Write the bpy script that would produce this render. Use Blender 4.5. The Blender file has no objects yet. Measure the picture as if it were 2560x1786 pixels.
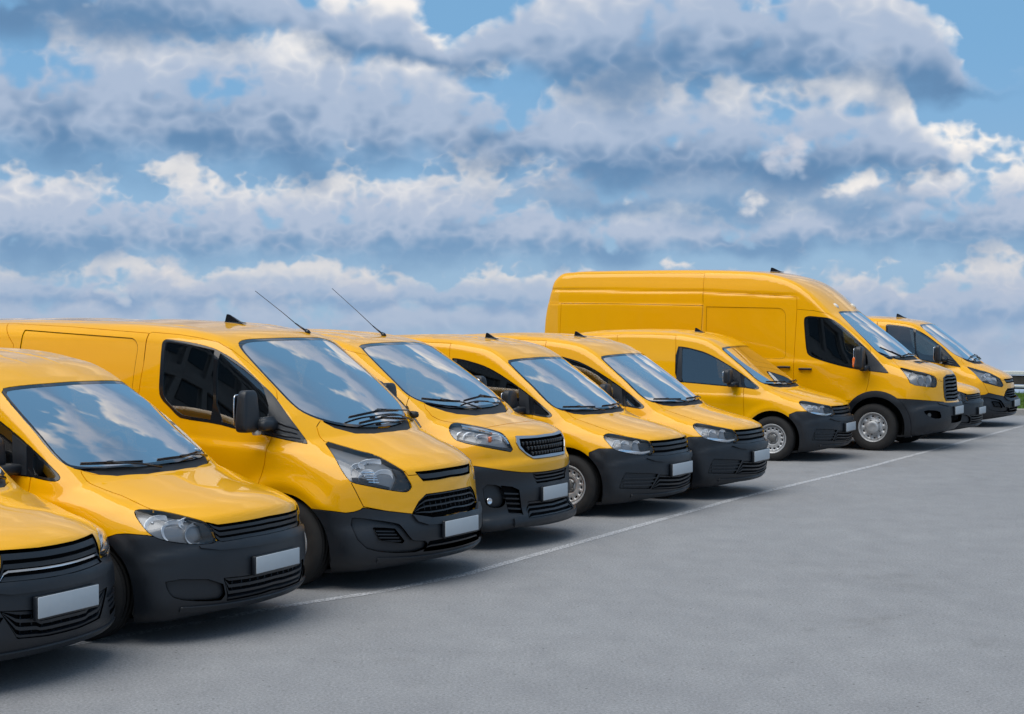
import bpy, bmesh, math, random
import numpy as np
from mathutils import Vector, Matrix
C = bpy.context.scene.collection
R_ = math.radians
random.seed(7)

# ---------------------------------------------------------------- camera
HC = 2.085
cam = bpy.data.objects.new('camera', bpy.data.cameras.new('camera')); C.objects.link(cam)
cam.data.sensor_width = 36; cam.data.lens = 4400/2560*36; cam.data.clip_end = 2000; cam.data.clip_start = .05
cam.location = (0, 0, HC); cam.rotation_euler = (R_(90)-.02487, 0, 0)
bpy.context.scene.camera = cam

# ---------------------------------------------------------------- sky, sun, exposure
SUN_EL, SUN_AZ = 66, 222       # degrees; azimuth clockwise from +Y (the view direction)
wd = bpy.data.worlds.new('World'); bpy.context.scene.world = wd; wd.use_nodes = True
nt = wd.node_tree; nt.nodes.clear()
def nd(t, **k):
    n = nt.nodes.new(t)
    for a, b in k.items(): setattr(n, a, b)
    return n
def lk(a, b): nt.links.new(a, b)
def mth(op, a, b=None, c=None, clamp=False):
    n = nd('ShaderNodeMath', operation=op, use_clamp=clamp)
    for i, v in enumerate((a, b, c)):
        if v is None: continue
        if isinstance(v, (int, float)): n.inputs[i].default_value = v
        else: lk(v, n.inputs[i])
    return n.outputs[0]
def vmath(op, a, b):
    n = nd('ShaderNodeVectorMath', operation=op)
    for i, v in enumerate((a, b)):
        if isinstance(v, tuple): n.inputs[i].default_value = v
        else: lk(v, n.inputs[i])
    return n.outputs[0] if op not in ('LENGTH', 'DOT_PRODUCT') else n.outputs['Value']
def rng(v, a, b, c=0., d=1., smooth=True):
    n = nd('ShaderNodeMapRange'); n.interpolation_type = 'SMOOTHSTEP' if smooth else 'LINEAR'
    lk(v, n.inputs['Value']); n.inputs['From Min'].default_value = a; n.inputs['From Max'].default_value = b
    n.inputs['To Min'].default_value = c; n.inputs['To Max'].default_value = d; return n.outputs['Result']
def cmix(f, a, b):
    n = nd('ShaderNodeMix', data_type='RGBA')
    if isinstance(f, float): n.inputs['Factor'].default_value = f
    else: lk(f, n.inputs['Factor'])
    for i, v in ((6, a), (7, b)):
        if isinstance(v, tuple): n.inputs[i].default_value = v+(1,)
        else: lk(v, n.inputs[i])
    return n.outputs[2]
def noise(vec, scale, detail, rough=.55, dist=0., lac=2.):
    n = nd('ShaderNodeTexNoise'); n.noise_dimensions = '3D'
    lk(vec, n.inputs['Vector']); n.inputs['Scale'].default_value = scale; n.inputs['Detail'].default_value = detail
    n.inputs['Roughness'].default_value = rough; n.inputs['Distortion'].default_value = dist; n.inputs['Lacunarity'].default_value = lac
    return n.outputs['Fac']
tc = nd('ShaderNodeTexCoord').outputs['Generated']
sp = nd('ShaderNodeSeparateXYZ'); lk(tc, sp.inputs[0])
dx, dy, dz = sp.outputs
sky = nd('ShaderNodeTexSky', sky_type='NISHITA', sun_disc=False, sun_elevation=R_(SUN_EL), sun_rotation=R_(SUN_AZ), altitude=200, air_density=1.0, dust_density=.5, ozone_density=2.0)
cb = nd('ShaderNodeCombineXYZ'); lk(dx, cb.inputs[0]); lk(dy, cb.inputs[1]); lk(mth('ADD', mth('ABSOLUTE', mth('ADD', dz, .08)), .10), cb.inputs[2])
lk(cb.outputs[0], sky.inputs['Vector'])
# a deck of cumulus seen in perspective: far clouds flatten towards the horizon
az = mth('MULTIPLY', mth('ARCTAN2', dx, dy), 57.2958)
el = mth('MULTIPLY', mth('ARCSINE', dz), 57.2958)
# cumulus in banks, one behind the other: each has a flat shaded base and heaped sunlit tops; far banks sit low and pale
def ramp1(fac, stops, lo, hi):
    """a number that wanders with azimuth; stops are (azimuth, value)."""
    r = nd('ShaderNodeValToRGB'); r.color_ramp.interpolation = 'B_SPLINE'; lk(fac, r.inputs[0]); q = r.color_ramp.elements
    while len(q) > 1: q.remove(q[-1])
    for i, (p, v) in enumerate(stops):
        e = q[0] if i == 0 else q.new((p+20)/40)
        e.position = (p+20)/40; w = (v-lo)/(hi-lo); e.color = (w, w, w, 1)
    return mth('MULTIPLY_ADD', r.outputs[0], hi-lo, lo)
azf = mth('MULTIPLY_ADD', az, 1/40, .5)
def tex2(x, y, z, detail, rough=.55):
    v = nd('ShaderNodeCombineXYZ'); lk(x, v.inputs[0]); lk(y, v.inputs[1]); v.inputs[2].default_value = z
    n = nd('ShaderNodeTexNoise', noise_dimensions='3D' if z else '2D'); lk(v.outputs[0], n.inputs['Vector']); n.inputs['Scale'].default_value = 1; n.inputs['Detail'].default_value = detail; n.inputs['Roughness'].default_value = rough
    return n.outputs['Fac']
skyc = cmix(rng(el, -2, 9), (1.55, 2.25, 3.0), cmix(.75, sky.outputs['Color'], (.72, 1.72, 2.75)))
col = skyc
def layer(col, base, height, size, seed, dark, mid, cream, alpha=.96, soft=1.):
    """size: degrees across one heap; colours run from the flat base to the top."""
    az_, el_ = mth('MULTIPLY_ADD', az, .85/size, seed*7.3), mth('MULTIPLY_ADD', el, 1.1/size, seed*3.1)
    n = tex2(az_, el_, 0, 5, .47)
    heap = mth('ABSOLUTE', mth('MULTIPLY_ADD', tex2(mth('MULTIPLY_ADD', az, 1.9/size, seed*5.7), mth('MULTIPLY_ADD', el, 2.5/size, seed), 0, 2, .5), 2, -1))
    lump = mth('MULTIPLY_ADD', heap, -.55, mth('MULTIPLY', n, 1.5))                       # about .2 .. .9
    b = mth('ADD', base if not isinstance(base, (int, float)) else float(base), mth('MULTIPLY_ADD', n, .95*size, -.47*size))
    t = mth('DIVIDE', mth('SUBTRACT', el, b), height)
    top = mth('ADD', mth('SUBTRACT', 1.0, t), mth('MULTIPLY_ADD', lump, 1.25, -.78))
    a_ = mth('MULTIPLY', rng(top, .0, .44*soft), rng(t, -.24*soft, .20*soft))
    if not isinstance(height, (int, float)): a_ = mth('MULTIPLY', a_, rng(height, .35, 1.3))
    # lit where little cloud lies above, shaded towards the base and in the folds
    lum = mth('ADD', mth('MULTIPLY', t, .84), mth('MULTIPLY_ADD', lump, .66, -.44))
    lum = mth('ADD', lum, mth('MULTIPLY', rng(top, .55, .0), .12), clamp=True)
    r = nd('ShaderNodeValToRGB'); lk(lum, r.inputs[0]); q = r.color_ramp.elements; r.color_ramp.interpolation = 'EASE'
    q[0].position = .02; q[0].color = dark+(1,); q[1].position = .92; q[1].color = cream+(1,); e = q.new(.42); e.color = mid+(1,)
    return cmix(mth('MULTIPLY', a_, alpha), col, r.outputs[0])
D1, M1, W1 = (1.55, 2.0, 2.75), (2.0, 2.35, 3.0), (3.1, 3.05, 3.2)
D2, M2, W2 = (.85, 1.50, 2.4), (2.1, 2.45, 3.1), (4.5, 4.25, 4.0)
D3, M3, W3 = (.58, 1.15, 2.0), (1.95, 2.35, 3.05), (4.5, 4.3, 4.1)
col = layer(col, -2.6, 1.9, 2.4, 1.7, D1, M1, W1, .75, 1.4)
col = layer(col, ramp1(azf, [(-18, -.9), (0, -.9), (10, -1.3), (18, -1.3)], -5, 15), 1.9, 2.0, 2.9, D1, M1, W1, .85, 1.2)
col = layer(col, ramp1(azf, [(-18, .3), (-2, .3), (10, -.4), (18, -.5)], -5, 15), ramp1(azf, [(-18, 1.2), (-6, 1.1), (2, 1.1), (9, 1.3), (12, 2.2), (18, 2.2)], 0, 8), 1.7, 4.1, (1.1, 1.7, 2.6), M1, (3.6, 3.45, 3.4), .92)
col = layer(col, ramp1(azf, [(-18, 1.7), (4, 1.7), (9, 2.0), (18, 2.1)], -5, 15), ramp1(azf, [(-18, 3.2), (-13, 3.2), (-8, 2.6), (-5, 3.0), (-2, 3.6), (0, 3.1), (3, 2.0), (8, 1.7), (11, 2.2), (13, 2.9), (18, 2.9)], 0, 8), 1.9, 6.6, D2, M2, W2)
col = layer(col, ramp1(azf, [(-18, 3.2), (18, 3.2)], -5, 15), ramp1(azf, [(-18, .2), (-1, .2), (2, 1.6), (6, 2.0), (10, 1.8), (13, .8), (18, .2)], 0, 8), 2.2, 7.7, D2, (1.5, 2.0, 2.75), (2.9, 2.95, 3.3), .9, 1.2)
col = layer(col, ramp1(azf, [(-18, 4.9), (-8, 4.6), (-2, 4.7), (4, 4.2), (10, 4.3), (18, 4.4)], -5, 15), ramp1(azf, [(-18, 5.2), (-10, 5.4), (-4, 4.8), (0, 3.6), (4, 3.6), (9, 3.5), (12, 3.0), (14, .5), (18, .5)], 0, 8), 2.6, 7.2, D3, M3, W3)
col = layer(col, ramp1(azf, [(-18, 8.8), (-9, 8.8), (-3, 8.0), (1, 7.3), (7, 7.1), (13, 7.2), (18, 7.2)], -5, 15), ramp1(azf, [(-18, 4.6), (-10, 4.2), (-7, 2.2), (-2, .8), (0, 3.4), (4, 5.0), (10, 4.8), (13.2, 3.2), (14.5, .4), (18, .4)], 0, 8), 3.0, 8.4, D3, M3, W3)
# higher up the heaps grow as they come nearer
for b_, h_, s_, k_ in ((11.6, 5, 3.8, 9.3), (18, 7, 5.5, 10.1), (27, 10, 8, 11.7), (39, 13, 11, 12.9)):
    hh = mth('MULTIPLY_ADD', tex2(mth('MULTIPLY_ADD', az, .06, k_), mth('MULTIPLY', el, 0.0), 0, 2), h_*1.7, -h_*.12)
    col = layer(col, b_, mth('MAXIMUM', hh, .01), s_, k_, D2, M2, W2)
deck = vmath('DIVIDE', tc, (1, 1, 1)); dk = noise(tc, 4.2, 6, .55); dk2 = noise(tc, 11, 4, .5)
dr = nd('ShaderNodeValToRGB'); lk(dk2, dr.inputs[0]); dr.color_ramp.elements[0].position = .3; dr.color_ramp.elements[0].color = (2.2, 2.6, 3.2, 1); dr.color_ramp.elements[1].position = .62; dr.color_ramp.elements[1].color = (4.4, 4.3, 4.2, 1)
col = cmix(mth('MULTIPLY', mth('MULTIPLY', rng(el, 46, 60), rng(dk, .44, .60)), .95), col, dr.outputs[0])
bg = nd('ShaderNodeBackground'); lk(col, bg.inputs['Color']); bg.inputs['Strength'].default_value = .1
lk(bg.outputs[0], nd('ShaderNodeOutputWorld').inputs['Surface'])

sun = bpy.data.objects.new('sun', bpy.data.lights.new('sun', 'SUN')); C.objects.link(sun)
sun.data.energy = 1.3; sun.data.angle = R_(60); sun.data.color = (1, .95, .87)
sd = Vector((math.sin(R_(SUN_AZ))*math.cos(R_(SUN_EL)), math.cos(R_(SUN_AZ))*math.cos(R_(SUN_EL)), math.sin(R_(SUN_EL))))
sun.rotation_euler = sd.to_track_quat('Z', 'Y').to_euler(); sun.location = (0, -20, 40)
vs = bpy.context.scene.view_settings
bpy.context.scene.display_settings.display_device = 'sRGB'
vs.view_transform = 'Standard'; vs.look = 'None'; vs.gamma = 1; vs.use_curve_mapping = False; vs.exposure = 1.12
bpy.context.scene.cycles.max_bounces = 8; bpy.context.scene.cycles.transparent_max_bounces = 12
bpy.context.scene.cycles.use_denoising = True

# ---------------------------------------------------------------- materials
def mat(name, base=(.5, .5, .5), rough=.5, metal=0., coat=0., spec=.5, coatr=.03):
    m = bpy.data.materials.new(name); m.use_nodes = True
    b = m.node_tree.nodes['Principled BSDF']
    b.inputs['Base Color'].default_value = tuple(base)+(1,); b.inputs['Roughness'].default_value = rough; b.inputs['Metallic'].default_value = metal
    b.inputs['Coat Weight'].default_value = coat; b.inputs['Coat Roughness'].default_value = coatr; b.inputs['Specular IOR Level'].default_value = spec
    return m
def vary(m, scale, amount, base, base2, rough=None, bump=0., bscale=None, detail=5, obj=True):
    """procedural grain: base colour and roughness wander between two values, fine relief."""
    t = m.node_tree; b = t.nodes['Principled BSDF']
    co = t.nodes.new('ShaderNodeTexCoord'); n = t.nodes.new('ShaderNodeTexNoise')
    n.inputs['Scale'].default_value = scale; n.inputs['Detail'].default_value = detail
    t.links.new(co.outputs['Object'], n.inputs['Vector'])
    r = t.nodes.new('ShaderNodeValToRGB'); r.color_ramp.elements[0].position = .5-amount; r.color_ramp.elements[1].position = .5+amount
    r.color_ramp.elements[0].color = tuple(base)+(1,); r.color_ramp.elements[1].color = tuple(base2)+(1,)
    t.links.new(n.outputs['Fac'], r.inputs['Fac']); t.links.new(r.outputs['Color'], b.inputs['Base Color'])
    if rough:
        q = t.nodes.new('ShaderNodeMapRange'); q.inputs['To Min'].default_value, q.inputs['To Max'].default_value = rough
        q.inputs['From Min'].default_value = .3; q.inputs['From Max'].default_value = .7
        t.links.new(n.outputs['Fac'], q.inputs['Value']); t.links.new(q.outputs['Result'], b.inputs['Roughness'])
    if bump:
        n2 = t.nodes.new('ShaderNodeTexNoise'); n2.inputs['Scale'].default_value = bscale or scale*4; n2.inputs['Detail'].default_value = 3
        t.links.new(co.outputs['Object'], n2.inputs['Vector'])
        bp = t.nodes.new('ShaderNodeBump'); bp.inputs['Strength'].default_value = bump; bp.inputs['Distance'].default_value = .01
        t.links.new(n2.outputs['Fac'], bp.inputs['Height']); t.links.new(bp.outputs['Normal'], b.inputs['Normal'])
    return m
M = {}
M['paint'] = vary(mat('yellow_paint', rough=.4, coat=.85, spec=.03, coatr=.02), 3, .3, (.84, .395, .0008), (.87, .415, .001), (.32, .42))
M['plastic'] = vary(mat('dark_plastic', rough=.45, spec=.5), 6, .3, (.008, .0105, .0145), (.013, .0165, .022), (.32, .48), .12, 900)
M['gloss_black'] = mat('gloss_black', (.008, .009, .011), .12, spec=.5)
M['black'] = mat('shadow_black', (.006, .006, .007), .9, spec=.1)
M['seal'] = mat('rubber_seal', (.012, .013, .015), .6)
M['under'] = vary(mat('underbody', rough=.9, spec=.2), 8, .3, (.012, .012, .012), (.03, .027, .022))
M['tyre'] = vary(mat('tyre_rubber', rough=.85, spec=.25), 12, .3, (.016, .016, .017), (.034, .032, .030), (.7, .95), .2, 160)
M['steel'] = vary(mat('wheel_steel', rough=.42, metal=.55, spec=.5), 14, .3, (.40, .405, .41), (.52, .525, .53), (.38, .55))
M['steel_dark'] = vary(mat('dark_steel', rough=.5, metal=.5), 14, .3, (.10, .10, .10), (.17, .17, .165))
M['chrome'] = mat('chrome', (.75, .77, .80), .09, 1.)
M['satin'] = mat('satin_metal', (.42, .44, .47), .28, .9)
M['plate'] = vary(mat('plate_grey', rough=.5), 20, .3, (.43, .46, .48), (.46, .49, .51))
M['amber'] = mat('amber_lens', (.75, .14, .01), .2, coat=.6)
M['white_lens'] = mat('pale_lens', (.62, .60, .55), .25, coat=.5)
M['trim'] = vary(mat('cabin_trim', rough=.8, spec=.2), 9, .3, (.020, .022, .025), (.032, .034, .037))
M['fabric'] = vary(mat('seat_fabric', rough=.95, spec=.1), 30, .3, (.025, .027, .032), (.045, .047, .052))
M['bucket'] = mat('lamp_housing', (.20, .205, .215), .3, .3)
M['pale_bowl'] = mat('lamp_reflector', (.80, .81, .83), .25, .15, coat=.5)  # pale, nearly diffuse colour stands in for the bowls' bright mirror reflections
M['screen_border'] = mat('printed_glass_border', (.006, .007, .010), .05, spec=.6, coat=.5)
def glass_mat(name, tint, f0, power, rough=.01, boost=1.0):
    """a pane: the cabin shows through it, tinted, under a mirror image of the sky that grows with the angle."""
    m = bpy.data.materials.new(name); m.use_nodes = True; t = m.node_tree; t.nodes.clear()
    g = t.nodes.new('ShaderNodeBsdfGlossy'); g.inputs['Roughness'].default_value = rough; g.inputs['Color'].default_value = (boost, boost, boost, 1)
    tr = t.nodes.new('ShaderNodeBsdfTransparent'); tr.inputs['Color'].default_value = tuple(tint)+(1,)
    lw = t.nodes.new('ShaderNodeLayerWeight'); lw.inputs['Blend'].default_value = .5
    p = t.nodes.new('ShaderNodeMath'); p.operation = 'POWER'; p.inputs[1].default_value = power; t.links.new(lw.outputs['Facing'], p.inputs[0])
    a = t.nodes.new('ShaderNodeMath'); a.operation = 'MULTIPLY_ADD'; a.inputs[1].default_value = 1-f0; a.inputs[2].default_value = f0; a.use_clamp = True
    t.links.new(p.outputs[0], a.inputs[0])
    x = t.nodes.new('ShaderNodeMixShader'); t.links.new(a.outputs[0], x.inputs[0]); t.links.new(tr.outputs[0], x.inputs[1]); t.links.new(g.outputs[0], x.inputs[2])
    o = t.nodes.new('ShaderNodeOutputMaterial'); t.links.new(x.outputs[0], o.inputs['Surface']); return m
M['windscreen'] = glass_mat('coated_windscreen', (.40, .46, .45), .47, 1.8)
M['glass'] = glass_mat('tinted_side_glass', (.24, .29, .285), .15, 3.0)
M['lens'] = glass_mat('clear_lens', (.95, .96, .97), .03, 4.5)
# ---------------------------------------------------------------- body surfaces
def spline(pts, step=.025):
    """Catmull-Rom through (x,z) points; a point with a third item is a sharp corner."""
    n = len(pts); out = []
    P = [np.array(p[:2], float) for p in pts]; S = [len(p) > 2 for p in pts]
    for i in range(n):
        j = (i+1) % n
        a, b = P[i], P[j]
        p0 = P[i-1] if not S[i] else a-(b-a)
        p3 = P[(j+1) % n] if not S[j] else b+(b-a)
        L = np.linalg.norm(b-a)+1e-9
        l0 = np.linalg.norm(a-p0)+1e-9; l3 = np.linalg.norm(p3-b)+1e-9
        m0 = ((b-a)/L*l0+(a-p0)/l0*L)/(l0+L)*L
        m1 = ((b-a)/L*l3+(p3-b)/l3*L)/(l3+L)*L
        k = max(1, int(L/step))
        for t in np.arange(k)/k:
            out.append((2*t**3-3*t**2+1)*a+(t**3-2*t**2+t)*m0+(-2*t**3+3*t**2)*b+(t**3-t**2)*m1)
    return np.array(out)

def sdf2(poly, X, Z):
    d = np.full(X.shape, 1e9); ins = np.zeros(X.shape, bool)
    A = poly; B = np.roll(poly, -1, 0)
    for (ax, az), (bx, bz) in zip(A, B):
        ex, ez = bx-ax, bz-az
        wx, wz = X-ax, Z-az
        t = np.clip((wx*ex+wz*ez)/(ex*ex+ez*ez+1e-12), 0, 1)
        d = np.minimum(d, (wx-ex*t)**2+(wz-ez*t)**2)
        c = (az <= Z) != (bz <= Z)
        if ez != 0:
            ins ^= c & (X < ax+(Z-az)/ez*ex)
    d = np.sqrt(d)
    return np.where(ins, -d, d)

def blur(G, s):
    if s <= 0: return G
    r = int(3*s+1); k = np.exp(-.5*(np.arange(-r, r+1)/s)**2); k /= k.sum()
    for ax in (0, 1):
        pad = [(0, 0), (0, 0)]; pad[ax] = (r, r)
        Q = np.pad(G, pad, mode='edge'); n = G.shape[ax]
        G = sum(w*np.take(Q, np.arange(i, i+n), axis=ax) for i, w in enumerate(k))
    return G

class Grid2:
    def __init__(s, G, x0, z0, h): s.G, s.x0, s.z0, s.h = G, x0, z0, h
    def __call__(s, x, z):
        u = np.clip((x-s.x0)/s.h, 1, s.G.shape[0]-2.001); v = np.clip((z-s.z0)/s.h, 1, s.G.shape[1]-2.001)
        i = u.astype(int); j = v.astype(int); fu = u-i; fv = v-j
        def w(t): return (((-.5*t+1)*t-.5)*t, (1.5*t-2.5)*t*t+1, ((-1.5*t+2)*t+.5)*t, (.5*t-.5)*t*t)
        wu, wv = w(fu), w(fv); r = 0
        i = np.minimum(i, s.G.shape[0]-3); j = np.minimum(j, s.G.shape[1]-3)
        for a in range(4):
            for b in range(4):
                r = r+wu[a]*wv[b]*s.G[i+a-1, j+b-1]
        return r

def pchip(xk, yk, x):
    """monotone cubic through (xk, yk[k, ...]) evaluated at x (broadcast over the rest)."""
    xk = np.asarray(xk, float); yk = np.asarray(yk, float)
    h = np.diff(xk); d = np.diff(yk, axis=0)/h.reshape((-1,)+(1,)*(yk.ndim-1))
    m = np.zeros_like(yk); m[0] = d[0]; m[-1] = d[-1]
    for k in range(1, len(xk)-1):
        w1, w2 = 2*h[k]+h[k-1], h[k]+2*h[k-1]
        with np.errstate(divide='ignore', invalid='ignore'):
            q = (w1+w2)/(w1/d[k-1]+w2/d[k])
        m[k] = np.where(d[k-1]*d[k] > 0, q, 0)
    x = np.clip(x, xk[0], xk[-1]); i = np.clip(np.searchsorted(xk, x, side='right')-1, 0, len(xk)-2)
    t = (x-xk[i])/h[i]; hh = h[i]
    sh = t.shape+(1,)*(yk.ndim-1)
    t = t.reshape(sh); hh = hh.reshape(sh)
    return (2*t**3-3*t**2+1)*yk[i]+(t**3-2*t**2+t)*hh*m[i]+(-2*t**3+3*t**2)*yk[i+1]+(t**3-t**2)*hh*m[i+1]

def sstep(a, b, x):
    t = np.clip((x-a)/(b-a), 0, 1); return t*t*(3-2*t)

class Body:
    """a van body as the rounded intersection of a side profile and a width map."""
    def __init__(s, prof, xk, zk, wt, plan, crown, rad, detail=None, ribs=(), w0=.88, pw=2.4, fade=(-1.7, -.3), blurw=1.2, blurp=.8):
        h = .02; s.poly = spline(prof)
        x0, z0 = s.poly.min(0)-.5; x1, z1 = s.poly.max(0)+.7
        gx = np.arange(x0, x1, h); gz = np.arange(z0, z1, h)
        X, Z = np.meshgrid(gx, gz, indexing='ij')
        s.P = Grid2(blur(sdf2(s.poly, X, Z), blurp), x0, z0, h)
        wz = pchip(zk, np.array(wt, float).T, gz)          # (nz, nx knots)
        W = pchip(xk, wz.T, gx)                             # (nx, nz)
        W = blur(W, blurw)
        if detail is not None: W = W+blur(detail(X, Z), .5)
        s.W = Grid2(W, x0, z0, h)
        s.plan, s.crown, s.rad, s.ribs, s.w0, s.pw, s.fade = plan, crown, rad, ribs, w0, pw, fade
        s.lo = (s.poly[:, 0].min(), W.max(), s.poly[:, 1].min()); s.hi = (s.poly[:, 0].max(), 0, s.poly[:, 1].max())
    def __call__(s, x, y, z):
        a = np.abs(y); q = a/s.w0
        A = np.interp(z, s.plan[0], s.plan[1])
        xs = x+A*q**s.pw*sstep(s.fade[0], s.fade[1], x)
        zs = z+np.interp(x, s.crown[0], s.crown[1])*q**2.2
        for (c, w, amp, xa, xb) in s.ribs:
            zs = zs-amp*np.exp(-((a-c)/w)**2)*sstep(xa, xa+.25, x)*(1-sstep(xb-.25, xb, x))*(z > 1.2)
        d1 = s.P(xs, zs); d2 = (a-s.W(x, z))*.96
        r = np.interp(z, s.rad[0], s.rad[1])
        u = d1+r; v = d2+r
        return np.minimum(np.maximum(u, v), 0)+np.sqrt(np.maximum(u, 0)**2+np.maximum(v, 0)**2)-r
    def grad(s, V, e=.006):
        x, y, z = V.T; y = np.where(np.abs(y) < e, -e, y)
        g = np.stack([s(x+e, y, z)-s(x-e, y, z), s(x, y+e, z)-s(x, y-e, z), s(x, y, z+e)-s(x, y, z-e)], 1)/(2*e)
        g[np.abs(V[:, 1]) < 1e-5, 1] = 0
        return g
    def normals(s, V):
        g = s.grad(V); return g/(np.linalg.norm(g, axis=1, keepdims=True)+1e-9)
    def mesh(s, h=.03):
        ymax = s.lo[1]+.1
        gx = np.arange(s.lo[0]-.1, s.hi[0]+.15, h); gy = -np.arange(0, int(ymax/h)+2)[::-1]*h-h/2; gy = np.append(gy, [h/2, 1.5*h]); gz = np.arange(s.lo[2]-.1, s.hi[2]+.12, h)
        F = np.zeros((len(gx), len(gy), len(gz)), np.float32)
        Y, Z = np.meshgrid(gy, gz, indexing='ij')
        for i, x in enumerate(gx): F[i] = s(np.full(Y.shape, x), Y, Z)
        V, Q = surface_nets(F, gx, gy, gz)
        for _ in range(3):
            f = s(*V.T); g = s.grad(V); V = V-(f/(np.sum(g*g, 1)+1e-9))[:, None].clip(-.03, .03)*g
        return V, Q

def surface_nets(F, gx, gy, gz):
    ins = F < 0
    nx, ny, nz = F.shape
    cs = [ins[i:nx-1+i, j:ny-1+j, k:nz-1+k] for i in (0, 1) for j in (0, 1) for k in (0, 1)]
    cnt = sum(c.astype(np.int8) for c in cs); act = (cnt > 0) & (cnt < 8)
    idx = -np.ones(act.shape, int); I, J, K = np.nonzero(act); idx[I, J, K] = np.arange(len(I))
    acc = np.zeros((len(I), 3)); n = np.zeros(len(I))
    for ax in range(3):
        o = [a for a in range(3) if a != ax]
        for p in (0, 1):
            for q in (0, 1):
                d = [0, 0, 0]; d[o[0]] = p; d[o[1]] = q; e = list(d); e[ax] = 1
                fa = F[I+d[0], J+d[1], K+d[2]]; fb = F[I+e[0], J+e[1], K+e[2]]
                m = (fa < 0) != (fb < 0); t = np.where(m, fa/np.where(fa == fb, 1, fa-fb), 0)
                c = np.tile(np.array(d, float), (len(I), 1)); c[:, ax] += t
                acc[m] += c[m]; n[m] += 1
    loc = acc/n[:, None]
    hs = [gx[1]-gx[0], gy[1]-gy[0], gz[1]-gz[0]]
    V = np.stack([gx[I]+loc[:, 0]*hs[0], gy[J]+loc[:, 1]*hs[1], gz[K]+loc[:, 2]*hs[2]], 1)
    Q = []
    for ax in range(3):
        a = [slice(1, -1)]*3; a[ax] = slice(0, -1); b = [slice(1, -1)]*3; b[ax] = slice(1, None)
        s0, s1 = ins[tuple(a)], ins[tuple(b)]
        m = np.argwhere(s0 != s1); fl = s0[tuple(m.T)]
        base = m.copy()
        for k in range(3):
            if k != ax: base[:, k] += 1
        o1, o2 = (ax+1) % 3, (ax+2) % 3
        def cell(p, q):
            c = base.copy(); c[:, o1] -= p; c[:, o2] -= q; return idx[c[:, 0], c[:, 1], c[:, 2]]
        q = np.stack([cell(1, 1), cell(0, 1), cell(0, 0), cell(1, 0)], 1)
        q = np.where(fl[:, None], q, q[:, ::-1]); Q.append(q)
    Q = np.concatenate(Q); Q = Q[(Q >= 0).all(1)]
    return V, Q

# ---------------------------------------------------------------- cutting a surface along outlines
PH = math.radians(45)
PROJ = {'side': lambda P: P[:, [0, 2]], 'front': lambda P: P[:, [1, 2]], 'top': lambda P: P[:, [0, 1]],
        'obl': lambda P: np.stack([P[:, 0]*math.sin(PH)+P[:, 1]*math.cos(PH), P[:, 2]], 1)}
PDIR = {'side': (0, -1, 0), 'front': (1, 0, 0), 'top': (0, 0, 1), 'obl': (math.cos(PH), -math.sin(PH), 0)}

def inpoly(p, poly):
    x, y = p[:, 0], p[:, 1]; r = np.zeros(len(p), bool)
    for (ax, ay), (bx, by) in zip(poly, np.roll(poly, -1, 0)):
        c = (ay > y) != (by > y)
        if ay != by: r ^= c & (x < (bx-ax)*(y-ay)/(by-ay)+ax)
    return r

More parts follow.
